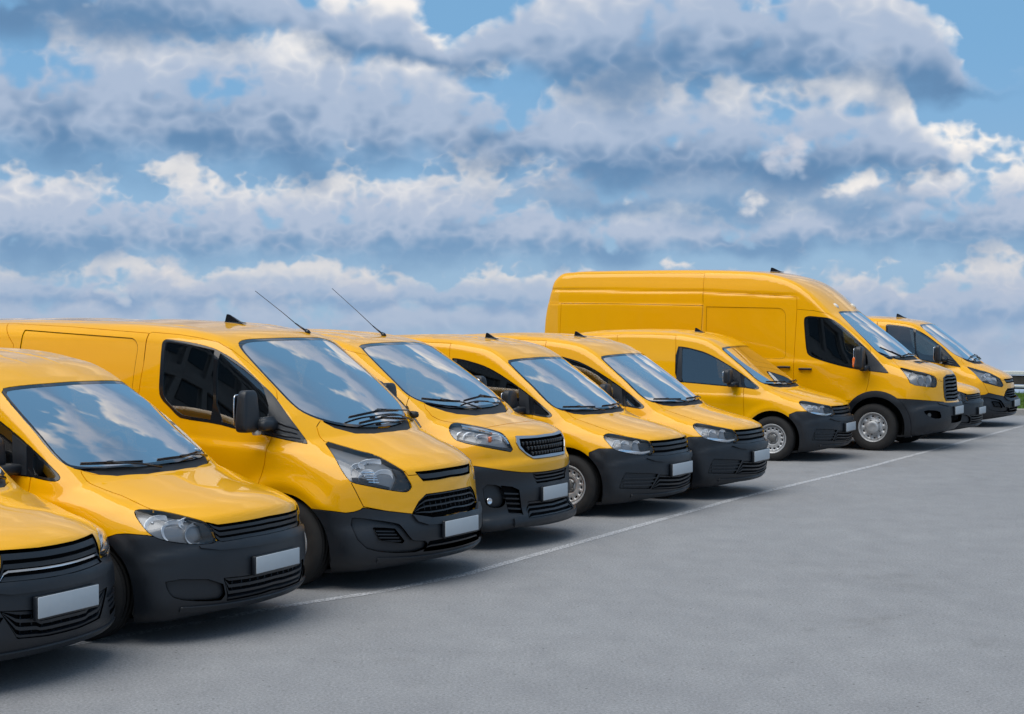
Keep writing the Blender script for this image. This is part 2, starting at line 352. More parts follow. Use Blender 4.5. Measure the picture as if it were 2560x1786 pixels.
class Skin:
    """half a body (y <= 0) as a polygon soup with a tag for each face."""
    M = 8
    def __init__(s, V, F, N=None):
        s.V = [tuple(v) for v in V]; s.Va = np.asarray(V, float)
        s.F = np.asarray(F, int)
        if s.F.shape[1] < s.M: s.F = np.concatenate([s.F, np.repeat(s.F[:, -1:], s.M-s.F.shape[1], 1)], 1)
        s.tag = np.array(['body']*len(s.F), dtype=object)
        s.fn()
    def fn(s):
        A = s.Va; a, b, c = A[s.F[:, 0]], A[s.F[:, 1]], A[s.F[:, 2]]
        d = A[s.F[:, 3]]
        n = np.cross(c-a, d-b); l = np.linalg.norm(n, axis=1)
        m = l < 1e-10
        if m.any(): n[m] = np.cross(b-a, c-a)[m]; l = np.linalg.norm(n, axis=1)
        s.N = n/(l[:, None]+1e-12)
    def cen(s, k=None):
        F = s.F if k is None else s.F[k]; A = s.Va
        # mean over distinct corners (padding repeats the last one)
        w = np.ones(F.shape); w[:, 1:] = F[:, 1:] != F[:, :-1]
        return (A[F]*w[:, :, None]).sum(1)/w.sum(1)[:, None]
    def subset(s, mask):
        o = Skin.__new__(Skin); o.Va = s.Va.copy(); o.F = s.F[mask].copy(); o.tag = s.tag[mask].copy(); o.N = s.N[mask].copy(); return o
    def cut(s, poly, proj='side', tag=None, facing=.12, where=None, only=None, line=False):
        """splits faces along the outline and tags those inside it."""
        poly = np.asarray(poly, float); D = np.array(PDIR[proj], float); pj = PROJ[proj]
        UV = pj(s.Va); lo = poly.min(0)-.06; hi = poly.max(0)+.06
        fu = UV[s.F]; fmin = fu.min(1); fmax = fu.max(1)
        ok = (s.N@D > facing) & (fmax > lo).all(1) & (fmin < hi).all(1)
        if where is not None: ok &= where(s.cen())
        if only is not None: ok &= np.isin(s.tag, only)
        newV = []; nb = len(s.Va)
        faces = [list(dict.fromkeys(f)) if k else None for f, k in zip(s.F.tolist(), ok)]
        cand = np.nonzero(ok)[0]; fl = {int(i): [faces[i]] for i in cand}
        bx = {int(i): (fmin[i], fmax[i]) for i in cand}
        cmin = fmin[cand]; cmax = fmax[cand]
        UVl = [tuple(u) for u in UV]; Vl = s.Va
        edges = list(zip(poly, np.roll(poly, -1, 0)))
        if line: edges = edges[:-1]
        for a, b in edges:
            e = b-a; L = np.linalg.norm(e)
            if L < 1e-6: continue
            n = np.array([-e[1], e[0]])/L
            m = (cmax > np.minimum(a, b)-.002).all(1) & (cmin < np.maximum(a, b)+.002).all(1)
            ev = {}
            for i in cand[m]:
                out = []
                for f in fl[int(i)]:
                    d = [(UVl[v][0]-a[0])*n[0]+(UVl[v][1]-a[1])*n[1] for v in f]
                    if max(d) < 6e-4 or min(d) > -6e-4: out.append(f); continue
                    P, Q = [], []; k = len(f)
                    for t in range(k):
                        v, w, dv, dw = f[t], f[(t+1) % k], d[t], d[(t+1) % k]
                        if dv > -6e-4: P.append(v)
                        if dv < 6e-4: Q.append(v)
                        if (dv > 6e-4 and dw < -6e-4) or (dv < -6e-4 and dw > 6e-4):
                            key = (min(v, w), max(v, w))
                            if key not in ev:
                                p, q, dp, dq = (v, w, dv, dw) if v < w else (w, v, dw, dv)
                                tt = dp/(dp-dq)
                                pp = s_get(s, newV, nb, p)*(1-tt)+s_get(s, newV, nb, q)*tt
                                ev[key] = nb+len(newV); newV.append(pp); UVl.append(tuple(pj(pp[None])[0]))
                            P.append(ev[key]); Q.append(ev[key])
                    for R in (P, Q):
                        if len(R) >= 3: out.append(R)
                fl[int(i)] = out
        if newV: s.Va = np.concatenate([s.Va, np.array(newV)])
        rows, tags, norms = [], [], []
        for i, L in fl.items():
            if len(L) == 1 and len(L[0]) <= s.M: continue
            for f in L:
                while len(f) > s.M:
                    rows.append(f[:s.M]); tags.append(s.tag[i]); norms.append(s.N[i]); f = [f[0]]+f[s.M-1:]
                rows.append(f); tags.append(s.tag[i]); norms.append(s.N[i])
        kill = np.zeros(len(s.F), bool)
        for i, L in fl.items():
            if len(L) > 1 or len(L[0]) > s.M: kill[i] = True
        keepok = ok[~kill]
        R = np.array([f+[f[-1]]*(s.M-len(f)) for f in rows], int).reshape(-1, s.M)
        s.F = np.concatenate([s.F[~kill], R]); s.tag = np.concatenate([s.tag[~kill], np.array(tags, dtype=object)]) if len(tags) else s.tag[~kill]
        s.N = np.concatenate([s.N[~kill], np.array(norms).reshape(-1, 3)])
        ok = np.concatenate([keepok, np.ones(len(R), bool)])
        if line: return
        idx = np.nonzero(ok)[0]
        sel = idx[inpoly(pj(s.cen(idx)), poly)]
        if tag is not None: s.tag[sel] = tag
        return sel
    def weld(s):
        """closes the seams left where one face was split and its neighbour was not."""
        for _ in range(4):
            faces = [list(dict.fromkeys(f)) for f in s.F.tolist()]
            A = s.F; B = np.roll(s.F, -1, 1); ok = A != B
            K_ = len(s.Va)+1; code = (np.minimum(A, B).astype(np.int64)*K_+np.maximum(A, B))
            fi = np.repeat(np.arange(len(A)), A.shape[1]).reshape(A.shape)
            c, ff = code[ok], fi[ok]; u, inv, cnt = np.unique(c, return_inverse=True, return_counts=True)
            m = cnt[inv] == 1; oc, of = c[m], ff[m]; ea, eb = oc//K_, oc % K_
            k = ~((np.abs(s.Va[ea, 1]) < 1e-6) & (np.abs(s.Va[eb, 1]) < 1e-6)); ea, eb, of = ea[k], eb[k], of[k]
            if not len(ea): break
            vs_ = np.unique(np.concatenate([ea, eb])); P = s.Va[vs_]
            key = np.round(P/4e-5).astype(np.int64); _, first, iv = np.unique(key, axis=0, return_index=True, return_inverse=True); rep = vs_[first[iv.ravel()]]
            if (rep != vs_).any():
                mp = np.arange(len(s.Va)); mp[vs_] = rep; s.F = mp[s.F]
                faces = [list(dict.fromkeys(f)) for f in s.F.tolist()]; ea, eb = mp[ea], mp[eb]; vs_ = np.unique(rep); P = s.Va[vs_]
            ins = {}
            for a, b, f in zip(ea, eb, of):
                if a == b: continue
                pa, d = s.Va[a], s.Va[b]-s.Va[a]; L2 = d @ d
                w = P-pa; t = w @ d/L2; r = np.linalg.norm(w-t[:, None]*d, axis=1); q = np.nonzero((t > 1e-4) & (t < 1-1e-4) & (r < 6e-5))[0]
                for j in q: ins.setdefault(int(f), []).append((int(a), int(b), float(t[j]), int(vs_[j])))
            if not ins: break
            ex, et, en = [], [], []
            for f, L in ins.items():
                g = faces[f]; out = []
                for a, b in zip(g, g[1:]+g[:1]):
                    out.append(a); h = [(t if (a_, b_) == (a, b) else 1-t, v) for a_, b_, t, v in L if {a_, b_} == {a, b} and v not in g]
                    out += [v for _, v in sorted(h)]
                out = list(dict.fromkeys(out))
                while len(out) > s.M:
                    ex.append(out[:s.M]); et.append(s.tag[f]); en.append(s.N[f]); out = [out[0]]+out[s.M-1:]
                faces[f] = out; s.F[f] = out+[out[-1]]*(s.M-len(out))
            if ex: s.F = np.concatenate([s.F, np.array(ex, int)]); s.tag = np.concatenate([s.tag, np.array(et, dtype=object)]); s.N = np.concatenate([s.N, np.array(en)])
        good = np.array([len(set(f)) > 2 for f in s.F.tolist()]); s.F, s.tag, s.N = s.F[good], s.tag[good], s.N[good]
    def patch(s, poly, proj='side', **k):
        poly = np.asarray(poly, float); UV = PROJ[proj](s.Va); fu = UV[s.F]
        m = (fu.max(1) > poly.min(0)-.05).all(1) & (fu.min(1) < poly.max(0)+.05).all(1)
        o = s.subset(m); o.tag[:] = 'x'; o.cut(poly, proj, 'in', **k); o = o.subset(o.tag == 'in'); o.weld()
        return o

def s_get(s, newV, nb, i):
    return s.Va[i] if i < nb else newV[i-nb]
# ---------------------------------------------------------------- the four body shapes (metres; x forward from the front axle)
def ring(X, Z, cx, cz, r, w, amp, zmin):
    d = np.hypot(X-cx, Z-cz)
    return amp*np.exp(-((d-r)/w)**2)*sstep(zmin-.06, zmin+.06, Z)
def crease(X, Z, pts, amp, up, dn, xa, xb):
    """a soft fold along a line: full height on it, fading over up metres above and dn below."""
    zl = np.interp(X, [p[0] for p in pts], [p[1] for p in pts]); d = Z-zl
    k = np.where(d > 0, np.exp(-(d/up)**2), np.exp(-(d/dn)**2))
    return amp*k*sstep(xa, xa+.3, X)*(1-sstep(xb-.3, xb, X))

S = 's'
def body_compact():
    prof = [(-3.50, .22, S), (.60, .17), (.80, .19, S), (.872, .27), (.888, .40), (.888, .52), (.878, .615, S), (.85, .64, S), (.842, .74), (.815, .80, S),
            (.72, .845), (.5, .91), (.25, .972), (.10, 1.012, S), (-.35, 1.335), (-.82, 1.645, S), (-1.0, 1.73), (-1.35, 1.80), (-1.9, 1.838), (-2.6, 1.832), (-3.1, 1.79),
            (-3.36, 1.74), (-3.46, 1.62), (-3.53, 1.1), (-3.55, .6), (-3.53, .4)]
    xk = [-3.6, -3.0, -1.5, -.5, 0, .4, .7, .95]; zk = [.12, .30, .5, .80, .95, 1.05, 1.4, 1.7, 1.9]
    wt = [[.76, .82, .85, .855, .85, .83, .76, .68, .62],
          [.80, .86, .885, .892, .885, .865, .79, .71, .66],
          [.80, .86, .885, .893, .885, .860, .785, .705, .65],
          [.81, .865, .887, .890, .875, .845, .765, .68, .63],
          [.83, .875, .890, .882, .850, .815, .74, .66, .60],
          [.83, .870, .882, .858, .805, .765, .69, .60, .55],
          [.80, .845, .852, .825, .765, .72, .64, .55, .50],
          [.74, .79, .80, .77, .71, .67, .60, .50, .45]]
    det = lambda X, Z: ring(X, Z, 0, .31, .43, .06, .018, .55)+crease(X, Z, [(-3.5, .93), (-.5, .90), (.3, .83)], .014, .03, .12, -3.4, .4)
    return Body(prof, xk, zk, wt, ([.2, .5, .8, 1.0, 1.3, 1.6, 1.9], [.33, .34, .33, .22, .15, .14, .12]), ([-3.5, -1.2, -.8, 0, .3, .8], [.05, .05, .05, .03, .06, .05]),
                ([.2, .5, .75, .95, 1.2, 1.5, 1.8], [.08, .12, .10, .08, .05, .06, .10]), det,
                ribs=((.16, .014, .009, -3.3, -.95), (.36, .014, .009, -3.3, -1.0), (.54, .014, .009, -3.3, -1.1)))
def body_long():
    prof = [(-4.30, .25, S), (.70, .17), (.88, .19, S), (.962, .26), (.988, .38), (.98, .50), (.95, .56), (.93, .68), (.905, .83), (.88, .905, S),
            (.75, .985), (.55, 1.07), (.42, 1.125), (.35, 1.15, S), (-.12, 1.525), (-.58, 1.865, S), (-.72, 1.925), (-1.0, 1.975), (-1.5, 2.015), (-2.2, 2.03), (-3.3, 2.03), (-4.0, 2.0),
            (-4.2, 1.95), (-4.28, 1.8), (-4.33, 1.2), (-4.34, .6)]
    xk = [-4.4, -3.8, -1.0, -.2, .2, .55, .95]; zk = [.12, .3, .6, .9, 1.1, 1.25, 1.5, 1.8, 2.1]
    wt = [[.84, .90, .94, .945, .945, .935, .905, .84, .74],
          [.87, .93, .975, .983, .983, .972, .942, .872, .77],
          [.87, .93, .975, .983, .982, .968, .935, .862, .76],
          [.88, .94, .980, .975, .950, .915, .850, .775, .70],
          [.89, .95, .982, .955, .885, .845, .78, .71, .65],
          [.87, .93, .950, .910, .825, .785, .73, .66, .60],
          [.80, .855, .865, .820, .745, .70, .65, .58, .52]]
    det = lambda X, Z: ring(X, Z, 0, .34, .46, .07, .026, .6)+crease(X, Z, [(-4.2, 1.14), (-1.2, 1.10), (.4, 1.0)], .018, .03, .15, -4.2, .5)
    return Body(prof, xk, zk, wt, ([.2, .5, .9, 1.1, 1.3, 1.6, 2.0], [.42, .42, .38, .32, .22, .17, .14]), ([-4.3, -1.2, -.7, 0, .3, .9], [.05, .05, .05, .03, .06, .05]),
                ([.2, .5, .9, 1.2, 1.5, 1.9, 2.05], [.09, .14, .10, .07, .06, .12, .13]), det, w0=.97,
                ribs=((.0, .25, .010, -2.1, -.9), (.0, .25, .010, -3.9, -2.3), (.58, .02, .008, -4.0, -1.0)))
def body_medium():
    prof = [(-3.95, .25, S), (.70, .19), (.88, .20, S), (.915, .235, S), (.90, .30, S), (.872, .32), (.868, .5), (.855, .62), (.862, .70), (.862, .76), (.83, .81, S), (.80, .93), (.765, .99, S),
            (.66, 1.045), (.45, 1.10), (.24, 1.15, S), (-.25, 1.485), (-.74, 1.785, S), (-.88, 1.83), (-1.2, 1.885), (-1.7, 1.918), (-2.6, 1.915), (-3.4, 1.88), (-3.75, 1.81),
            (-3.90, 1.62), (-3.96, 1.1), (-3.97, .6)]
    xk = [-4.0, -3.4, -1.0, -.2, .2, .55, .95]; zk = [.12, .3, .6, .9, 1.05, 1.2, 1.5, 1.75, 1.95]
    wt = [[.82, .88, .90, .91, .905, .895, .85, .79, .72],
          [.86, .92, .95, .958, .952, .94, .89, .82, .75],
          [.86, .92, .95, .958, .948, .93, .875, .80, .73],
          [.87, .925, .955, .948, .915, .875, .80, .73, .67],
          [.87, .925, .945, .915, .855, .81, .74, .67, .62],
          [.85, .90, .915, .875, .80, .76, .70, .62, .57],
          [.80, .85, .86, .81, .74, .70, .64, .56, .5]]
    det = lambda X, Z: ring(X, Z, 0, .34, .46, .08, .015, .6)+crease(X, Z, [(-3.9, 1.08), (-.8, 1.03), (.4, .93)], .012, .03, .14, -3.8, .5)
    return Body(prof, xk, zk, wt, ([.2, .5, .8, 1.0, 1.2, 1.5, 1.9], [.36, .37, .36, .30, .22, .17, .14]), ([-3.9, -1.2, -.7, 0, .3, .8], [.05, .05, .05, .03, .06, .05]),
                ([.2, .5, .9, 1.2, 1.5, 1.8, 1.95], [.08, .13, .10, .07, .06, .11, .12]), det, w0=.94,
                ribs=((.25, .03, .010, -3.6, -.9), (.5, .03, .010, -3.6, -.9)))
def body_tall():
    prof = [(-5.66, .35, S), (.72, .27), (.93, .29, S), (1.03, .40), (1.048, .58), (1.04, .70, S), (.99, .735, S), (.965, .95), (.935, 1.12), (.89, 1.185), (.75, 1.245), (.5, 1.325), (.36, 1.365, S),
            (-.13, 1.75), (-.62, 2.11, S), (-.78, 2.25), (-1.0, 2.43), (-1.3, 2.605), (-1.7, 2.72), (-2.3, 2.775), (-3.0, 2.795), (-3.8, 2.80), (-4.6, 2.798), (-5.15, 2.785), (-5.36, 2.755), (-5.46, 2.66), (-5.52, 2.45), (-5.62, 1.5), (-5.68, .8)]
    xk = [-5.7, -5.2, -2.6, -1.0, -.3, .1, .45, .75, 1.05]; zk = [.2, .4, .8, 1.1, 1.3, 1.5, 2.0, 2.4, 2.62, 2.9]
    wt = [[.90, .96, .98, .985, .983, .975, .945, .91, .86, .76],
          [.94, .99, 1.02, 1.03, 1.028, 1.02, .985, .945, .89, .78],
          [.94, .99, 1.02, 1.03, 1.028, 1.018, .98, .94, .88, .77],
          [.94, .99, 1.02, 1.028, 1.02, 1.0, .935, .88, .82, .72],
          [.95, 1.0, 1.028, 1.022, 1.0, .96, .87, .80, .75, .68],
          [.95, 1.0, 1.03, 1.01, .955, .90, .81, .75, .70, .64],
          [.94, .99, 1.01, .965, .885, .84, .76, .70, .66, .60],
          [.92, .96, .975, .915, .835, .79, .72, .66, .6, .55],
          [.85, .895, .905, .845, .76, .72, .66, .6, .55, .5]]
    det = lambda X, Z: ring(X, Z, 0, .355, .50, .09, .016, .7)+crease(X, Z, [(-5.6, 1.36), (-1.2, 1.33), (.4, 1.2)], .012, .03, .14, -5.5, -.6) \
        - .016*np.exp(-((Z-np.interp(X, [-5.6, -2.8, -1.2], [2.475, 2.43, 2.345]))/.02)**2)*(1-sstep(-1.4, -1.1, X)) \
        + .012*sstep(.02, -.02, Z-np.interp(X, [-5.6, -2.8, -2.7], [2.25, 2.215, 2.215]))*(1-sstep(-2.80, -2.74, X))
    return Body(prof, xk, zk, wt, ([.3, .7, 1.1, 1.3, 1.7, 2.2, 2.8], [.36, .36, .30, .22, .17, .15, .12]), ([-5.6, -2, -1.2, -.7, 0, .4, .9], [.04, .04, .05, .05, .03, .06, .05]),
                ([.3, .7, 1.1, 1.4, 2.0, 2.3, 2.7], [.08, .13, .10, .07, .06, .09, .09]), det, w0=1.0, fade=(-2.0, -.3))
# outlines of panels, panes and lamps on the bodies (side: x,z; front: y,z; top: x,y; obl: across the 45 degree corner view, z)
OUT = {
 'A': {
  'window_band': ('side', [(-1.48, 1.605), (-1.347, 1.596), (-1.193, 1.564), (-1.038, 1.523), (-0.883, 1.457), (-0.743, 1.383), (-0.604, 1.306), (-0.497, 1.241), (-0.375, 1.161), (-0.269, 1.084), (-0.206, 1.036), (-0.208, 1.012), (-0.246, 1.005), (-0.333, 1.016), (-0.422, 1.03), (-0.628, 1.041), (-0.852, 1.054), (-1.077, 1.072), (-1.304, 1.087), (-1.454, 1.095)]),
  'door_glass': ('side', [(-1.411, 1.578), (-1.268, 1.565), (-1.114, 1.526), (-0.959, 1.478), (-0.804, 1.405), (-0.68, 1.337), (-0.609, 1.298), (-0.558, 1.179), (-0.482, 1.046), (-0.644, 1.054), (-0.853, 1.069), (-1.078, 1.085), (-1.244, 1.095), (-1.363, 1.102)]),
  'sail': ('side', [(-0.616, 1.309), (-0.489, 1.234), (-0.455, 1.037), (-0.562, 1.041), (-0.583, 1.179)]),
  'quarter_glass': ('side', [(-0.434, 1.189), (-0.372, 1.137), (-0.267, 1.068), (-0.231, 1.037), (-0.248, 1.023), (-0.335, 1.032), (-0.412, 1.047)]),
  'door_front': ('side', [(-0.438, 1.195), (-0.422, 1.03), (-0.407, 0.645)]),
  'door_rear': ('side', [(-1.51, 1.778), (-1.486, 1.612), (-1.457, 1.094)]),
  'side_seam': ('side', [(-2.416, 1.825), (-2.395, 1.62)]),
  'arch': ('side', [(-0.263, 0.577), (-0.203, 0.647), (-0.121, 0.7), (-0.017, 0.719), (0.088, 0.716), (0.18, 0.69), (0.249, 0.652), (0.317, 0.581), (0.366, 0.492), (0.399, 0.369), (0.401, 0.233)]),
  'bumper_top': ('obl', [(-0.457, 0.665), (-0.37, 0.707), (-0.251, 0.71), (-0.191, 0.678), (0.106, 0.627), (0.224, 0.601), (0.401, 0.602), (0.548, 0.603)]),
  'windshield': ('front', [(0.02, 1.601), (-0.004, 1.602), (-0.295, 1.599), (-0.552, 1.588), (-0.68, 1.578), (-0.691, 1.569), (-0.698, 1.554), (-0.717, 1.478), (-0.739, 1.38), (-0.76, 1.279), (-0.765, 1.188), (-0.764, 1.106), (-0.749, 1.087), (-0.708, 1.076), (-0.585, 1.068), (-0.478, 1.063), (-0.281, 1.06), (0.02, 1.06)]),
  'hood': ('top', [(-0.144, -0.702), (-0.086, -0.682), (-0.037, -0.687), (0.041, -0.677), (0.208, -0.659), (0.338, -0.654), (0.436, -0.668), (0.55, -0.651), (0.657, -0.575), (0.742, -0.483), (0.819, -0.206), (0.827, 0.02), (0.526, 0.02)]),
  'headlight': ('obl', [(-0.311, 0.829), (-0.25, 0.857), (-0.171, 0.848), (-0.072, 0.824), (0.058, 0.799), (0.183, 0.773), (0.204, 0.732), (0.236, 0.671), (0.23, 0.653), (0.164, 0.638), (0.084, 0.631), (-0.013, 0.644), (-0.107, 0.663), (-0.191, 0.683), (-0.242, 0.71), (-0.282, 0.766)]),
  'grille': ('front', [(-0.481, 0.771), (-0.365, 0.77), (-0.206, 0.769), (0.02, 0.77), (0.02, 0.62), (0.008, 0.619), (-0.277, 0.615), (-0.452, 0.62), (-0.548, 0.628), (-0.456, 0.651), (-0.446, 0.67), (-0.475, 0.732)]),
  'lip': ('front', [(-0.579, 0.596), (-0.479, 0.599), (-0.289, 0.599), (-0.056, 0.604), (0.02, 0.606), (0.02, 0.546), (-0.027, 0.546), (-0.361, 0.551), (-0.488, 0.568)]),
  'side_vent': ('obl', [(-0.126, 0.464), (0.148, 0.446), (0.265, 0.432), (0.168, 0.29), (-0.191, 0.31), (-0.164, 0.396)]),
  'low_grille': ('front', [(-0.422, 0.422), (-0.221, 0.404), (0.02, 0.392), (0.02, 0.253), (-0.278, 0.268), (-0.529, 0.284)]),
  'plate': ('front', [(-0.22, 0.518), (0.02, 0.514), (0.02, 0.401), (-0.212, 0.41)]),
 },
 'O': {
  'hood': ('top', [(-0.133, -0.71), (-0.113, -0.726), (-0.068, -0.737), (0.006, -0.736), (0.107, -0.722), (0.184, -0.707), (0.299, -0.71), (0.415, -0.722), (0.573, -0.667), (0.679, -0.603), (0.761, -0.478), (0.823, -0.25), (0.839, -0.034), (0.836, 0.02), (0.603, 0.02)]),
  'headlight': ('obl', [(-0.32, 0.824), (-0.303, 0.846), (-0.23, 0.846), (-0.124, 0.829), (-0.005, 0.799), (0.119, 0.761), (0.157, 0.718), (0.189, 0.64), (0.16, 0.621), (0.046, 0.627), (-0.084, 0.645), (-0.183, 0.671), (-0.241, 0.703), (-0.283, 0.756)]),
  'grille': ('front', [(-0.551, 0.758), (-0.479, 0.735), (-0.251, 0.739), (-0.036, 0.743), (0.02, 0.744), (0.02, 0.634), (-0.068, 0.633), (-0.273, 0.634), (-0.467, 0.628), (-0.498, 0.642), (-0.525, 0.718)]),
  'bumper_top': ('obl', [(-0.494, 0.673), (-0.433, 0.697), (-0.377, 0.703), (-0.259, 0.697), (-0.183, 0.668), (-0.084, 0.642), (0.046, 0.623), (0.167, 0.619), (0.223, 0.625), (0.399, 0.634)]),
  'recess': ('obl', [(-0.158, 0.424), (0.215, 0.393), (0.246, 0.259), (0.107, 0.264), (-0.091, 0.295), (-0.14, 0.348)]),
  'low_grille': ('front', [(-0.485, 0.398), (-0.293, 0.392), (-0.042, 0.395), (0.02, 0.394), (0.02, 0.259), (-0.116, 0.252), (-0.443, 0.251)]),
  'plate': ('front', [(-0.289, 0.504), (0.02, 0.508), (0.02, 0.404), (-0.286, 0.404)]),
 },
 'N': {
  'chrome': ('front', [(-0.432, 0.682), (-0.281, 0.67), (-0.102, 0.664), (0.02, 0.663), (0.02, 0.667)]),
  'grille': ('front', [(-0.403, 0.788), (-0.152, 0.777), (0.02, 0.775), (0.02, 0.608), (-0.13, 0.611), (-0.442, 0.621)]),
  'plate': ('front', [(-0.192, 0.531), (0.02, 0.523), (0.02, 0.423), (-0.2, 0.43)]),
  'low_grille': ('front', [(-0.464, 0.469), (-0.22, 0.444), (-0.205, 0.417), (0.02, 0.423), (0.02, 0.287), (-0.137, 0.289), (-0.359, 0.307)]),
 },
 'B': {
  'window_band': ('side', [(-1.216, 1.606), (-1.243, 1.826), (-1.24, 1.865), (-1.209, 1.879), (-1.078, 1.866), (-0.924, 1.848), (-0.771, 1.816), (-0.705, 1.792), (-0.612, 1.749), (-0.518, 1.695), (-0.418, 1.626), (-0.315, 1.547), (-0.217, 1.473), (-0.154, 1.418), (-0.003, 1.265), (0.143, 1.099), (0.144, 1.092), (0.036, 1.115), (-0.128, 1.146), (-0.291, 1.171), (-0.45, 1.194), (-0.632, 1.232), (-0.957, 1.261), (-1.006, 1.282), (-1.087, 1.345), (-1.169, 1.403), (-1.203, 1.458)]),
  'glass_rear': ('side', [(-1.211, 1.837), (-1.199, 1.857), (-1.068, 1.844), (-0.902, 1.826), (-0.745, 1.796), (-0.731, 1.789), (-0.66, 1.258), (-0.778, 1.268), (-0.925, 1.284), (-0.98, 1.299), (-1.068, 1.356), (-1.135, 1.41), (-1.165, 1.464), (-1.19, 1.661)]),
  'glass_front': ('side', [(-0.698, 1.781), (-0.628, 1.741), (-0.488, 1.661), (-0.377, 1.587), (-0.29, 1.523), (-0.244, 1.458), (-0.176, 1.348), (-0.175, 1.248), (-0.201, 1.184), (-0.428, 1.215), (-0.631, 1.254)]),
  'triangle': ('side', [(-0.294, 1.531), (-0.215, 1.471), (-0.153, 1.416), (-0.002, 1.263), (0.141, 1.099), (0.035, 1.119), (-0.128, 1.15), (-0.223, 1.173), (-0.187, 1.248), (-0.176, 1.348), (-0.244, 1.458)]),
  'door_rear': ('side', [(-1.419, 1.937), (-1.393, 1.675), (-1.408, 1.408)]),
  'door_front': ('side', [(-1.394, 1.933), (-1.112, 1.915), (-0.903, 1.889), (-0.744, 1.857), (-0.617, 1.797), (-0.49, 1.711), (-0.36, 1.615), (-0.26, 1.535), (-0.199, 1.483), (-0.159, 1.431), (-0.158, 1.333), (-0.145, 1.286), (-0.127, 1.144), (-0.148, 1.056), (-0.159, 0.937), (-0.199, 0.816)]),
  'slide_top': ('side', [(-2.998, 2.024), (-2.238, 1.984), (-1.419, 1.937)]),
  'slide_rear': ('side', [(-2.991, 2.024), (-2.797, 1.817)]),
  'panel': ('side', [(-2.836, 1.977), (-2.186, 1.939), (-1.644, 1.906), (-1.498, 1.892), (-1.437, 1.868), (-1.415, 1.833), (-1.426, 1.655)]),
  'arch': ('side', [(-0.29, 0.67), (-0.14, 0.701), (-0.028, 0.69), (0.039, 0.67), (0.116, 0.642), (0.182, 0.614), (0.256, 0.554), (0.323, 0.454), (0.355, 0.312), (0.371, 0.24), (0.397, 0.201), (0.435, 0.172)]),
  'bumper_top': ('obl', [(-0.573, 0.617), (-0.46, 0.616), (-0.362, 0.606), (-0.272, 0.594), (-0.212, 0.601), (-0.165, 0.616), (-0.145, 0.631), (0.031, 0.6), (0.248, 0.564), (0.402, 0.525), (0.585, 0.519)]),
  'bumper_bottom': ('obl', [(-0.317, 0.169), (0.047, 0.16), (0.22, 0.182), (0.506, 0.207)]),
  'hood': ('top', [(0.113, -0.626), (0.125, -0.697), (0.165, -0.727), (0.23, -0.741), (0.279, -0.702), (0.353, -0.67), (0.465, -0.624), (0.527, -0.588), (0.613, -0.562), (0.697, -0.547), (0.77, -0.529), (0.791, -0.518), (0.84, -0.399), (0.885, -0.159), (0.886, 0.02), (0.569, 0.02)]),
  'windshield': ('front', [(-0.05, 1.886), (-0.32, 1.884), (-0.478, 1.882), (-0.57, 1.872), (-0.689, 1.84), (-0.707, 1.791), (-0.715, 1.707), (-0.731, 1.609), (-0.728, 1.508), (-0.724, 1.434), (-0.735, 1.374), (-0.718, 1.321), (-0.663, 1.284), (-0.611, 1.258), (-0.664, 1.298), (-0.59, 1.257), (-0.472, 1.219), (-0.275, 1.197), (0.02, 1.177), (0.02, 1.819)]),
  'headlight': ('obl', [(-0.372, 1.115), (-0.224, 1.071), (-0.113, 1.036), (-0.043, 1.02), (0.036, 0.99), (0.106, 0.948), (0.171, 0.906), (0.193, 0.892), (0.223, 0.838), (0.252, 0.789), (0.26, 0.765), (0.245, 0.743), (0.208, 0.727), (0.077, 0.75), (-0.09, 0.789), (-0.227, 0.819), (-0.264, 0.864), (-0.299, 0.935), (-0.326, 1.018)]),
  'slot': ('front', [(-0.418, 0.873), (-0.291, 0.873), (-0.161, 0.874), (0.02, 0.875), (0.02, 0.807), (-0.191, 0.801), (-0.362, 0.803)]),
  'grille': ('front', [(-0.348, 0.7), (-0.07, 0.701), (0.02, 0.7), (0.02, 0.535), (-0.135, 0.526), (-0.338, 0.523), (-0.501, 0.565), (-0.429, 0.651)]),
  'low_grille': ('front', [(-0.383, 0.346), (-0.09, 0.352), (0.02, 0.352), (0.02, 0.268), (-0.429, 0.274)]),
  'fog_vent': ('obl', [(-0.07, 0.482), (0.007, 0.477), (0.098, 0.466), (0.14, 0.412), (0.175, 0.37), (0.157, 0.352), (-0.021, 0.387)]),
  'fog_panel': ('obl', [(-0.254, 0.559), (-0.134, 0.549), (0.11, 0.503), (0.147, 0.486), (0.237, 0.369), (0.264, 0.361), (0.385, 0.349), (0.342, 0.274), (0.022, 0.289), (-0.171, 0.345)]),
  'fender_seam': ('obl', [(-0.227, 0.815), (-0.141, 0.639)]),
  'plate': ('front', [(-0.243, 0.493), (0.02, 0.487), (0.02, 0.365), (-0.266, 0.379)]),
 },
 'C': {
  'headlight': ('obl', [(-0.412, 1.062), (-0.378, 1.094), (-0.327, 1.108), (-0.275, 1.103), (-0.16, 1.083), (-0.059, 1.062), (0.041, 1.032), (0.075, 1.009), (0.101, 0.955), (0.149, 0.848), (-0.0, 0.878), (-0.118, 0.903), (-0.362, 0.954), (-0.401, 0.996)]),
  'hood': ('top', [(-0.075, -0.722), (-0.032, -0.765), (0.034, -0.775), (0.193, -0.686), (0.207, -0.669), (0.342, -0.589), (0.464, -0.544), (0.486, -0.417), (0.518, -0.229), (0.531, -0.014), (0.528, 0.02), (0.244, 0.02)]),
  'windshield': ('front', [(0.02, 1.837), (-0.331, 1.836), (-0.606, 1.812), (-0.696, 1.698), (-0.732, 1.555), (-0.765, 1.443), (-0.784, 1.366), (-0.769, 1.328), (-0.725, 1.292), (-0.67, 1.262), (-0.544, 1.25), (-0.253, 1.249), (0.02, 1.251)]),
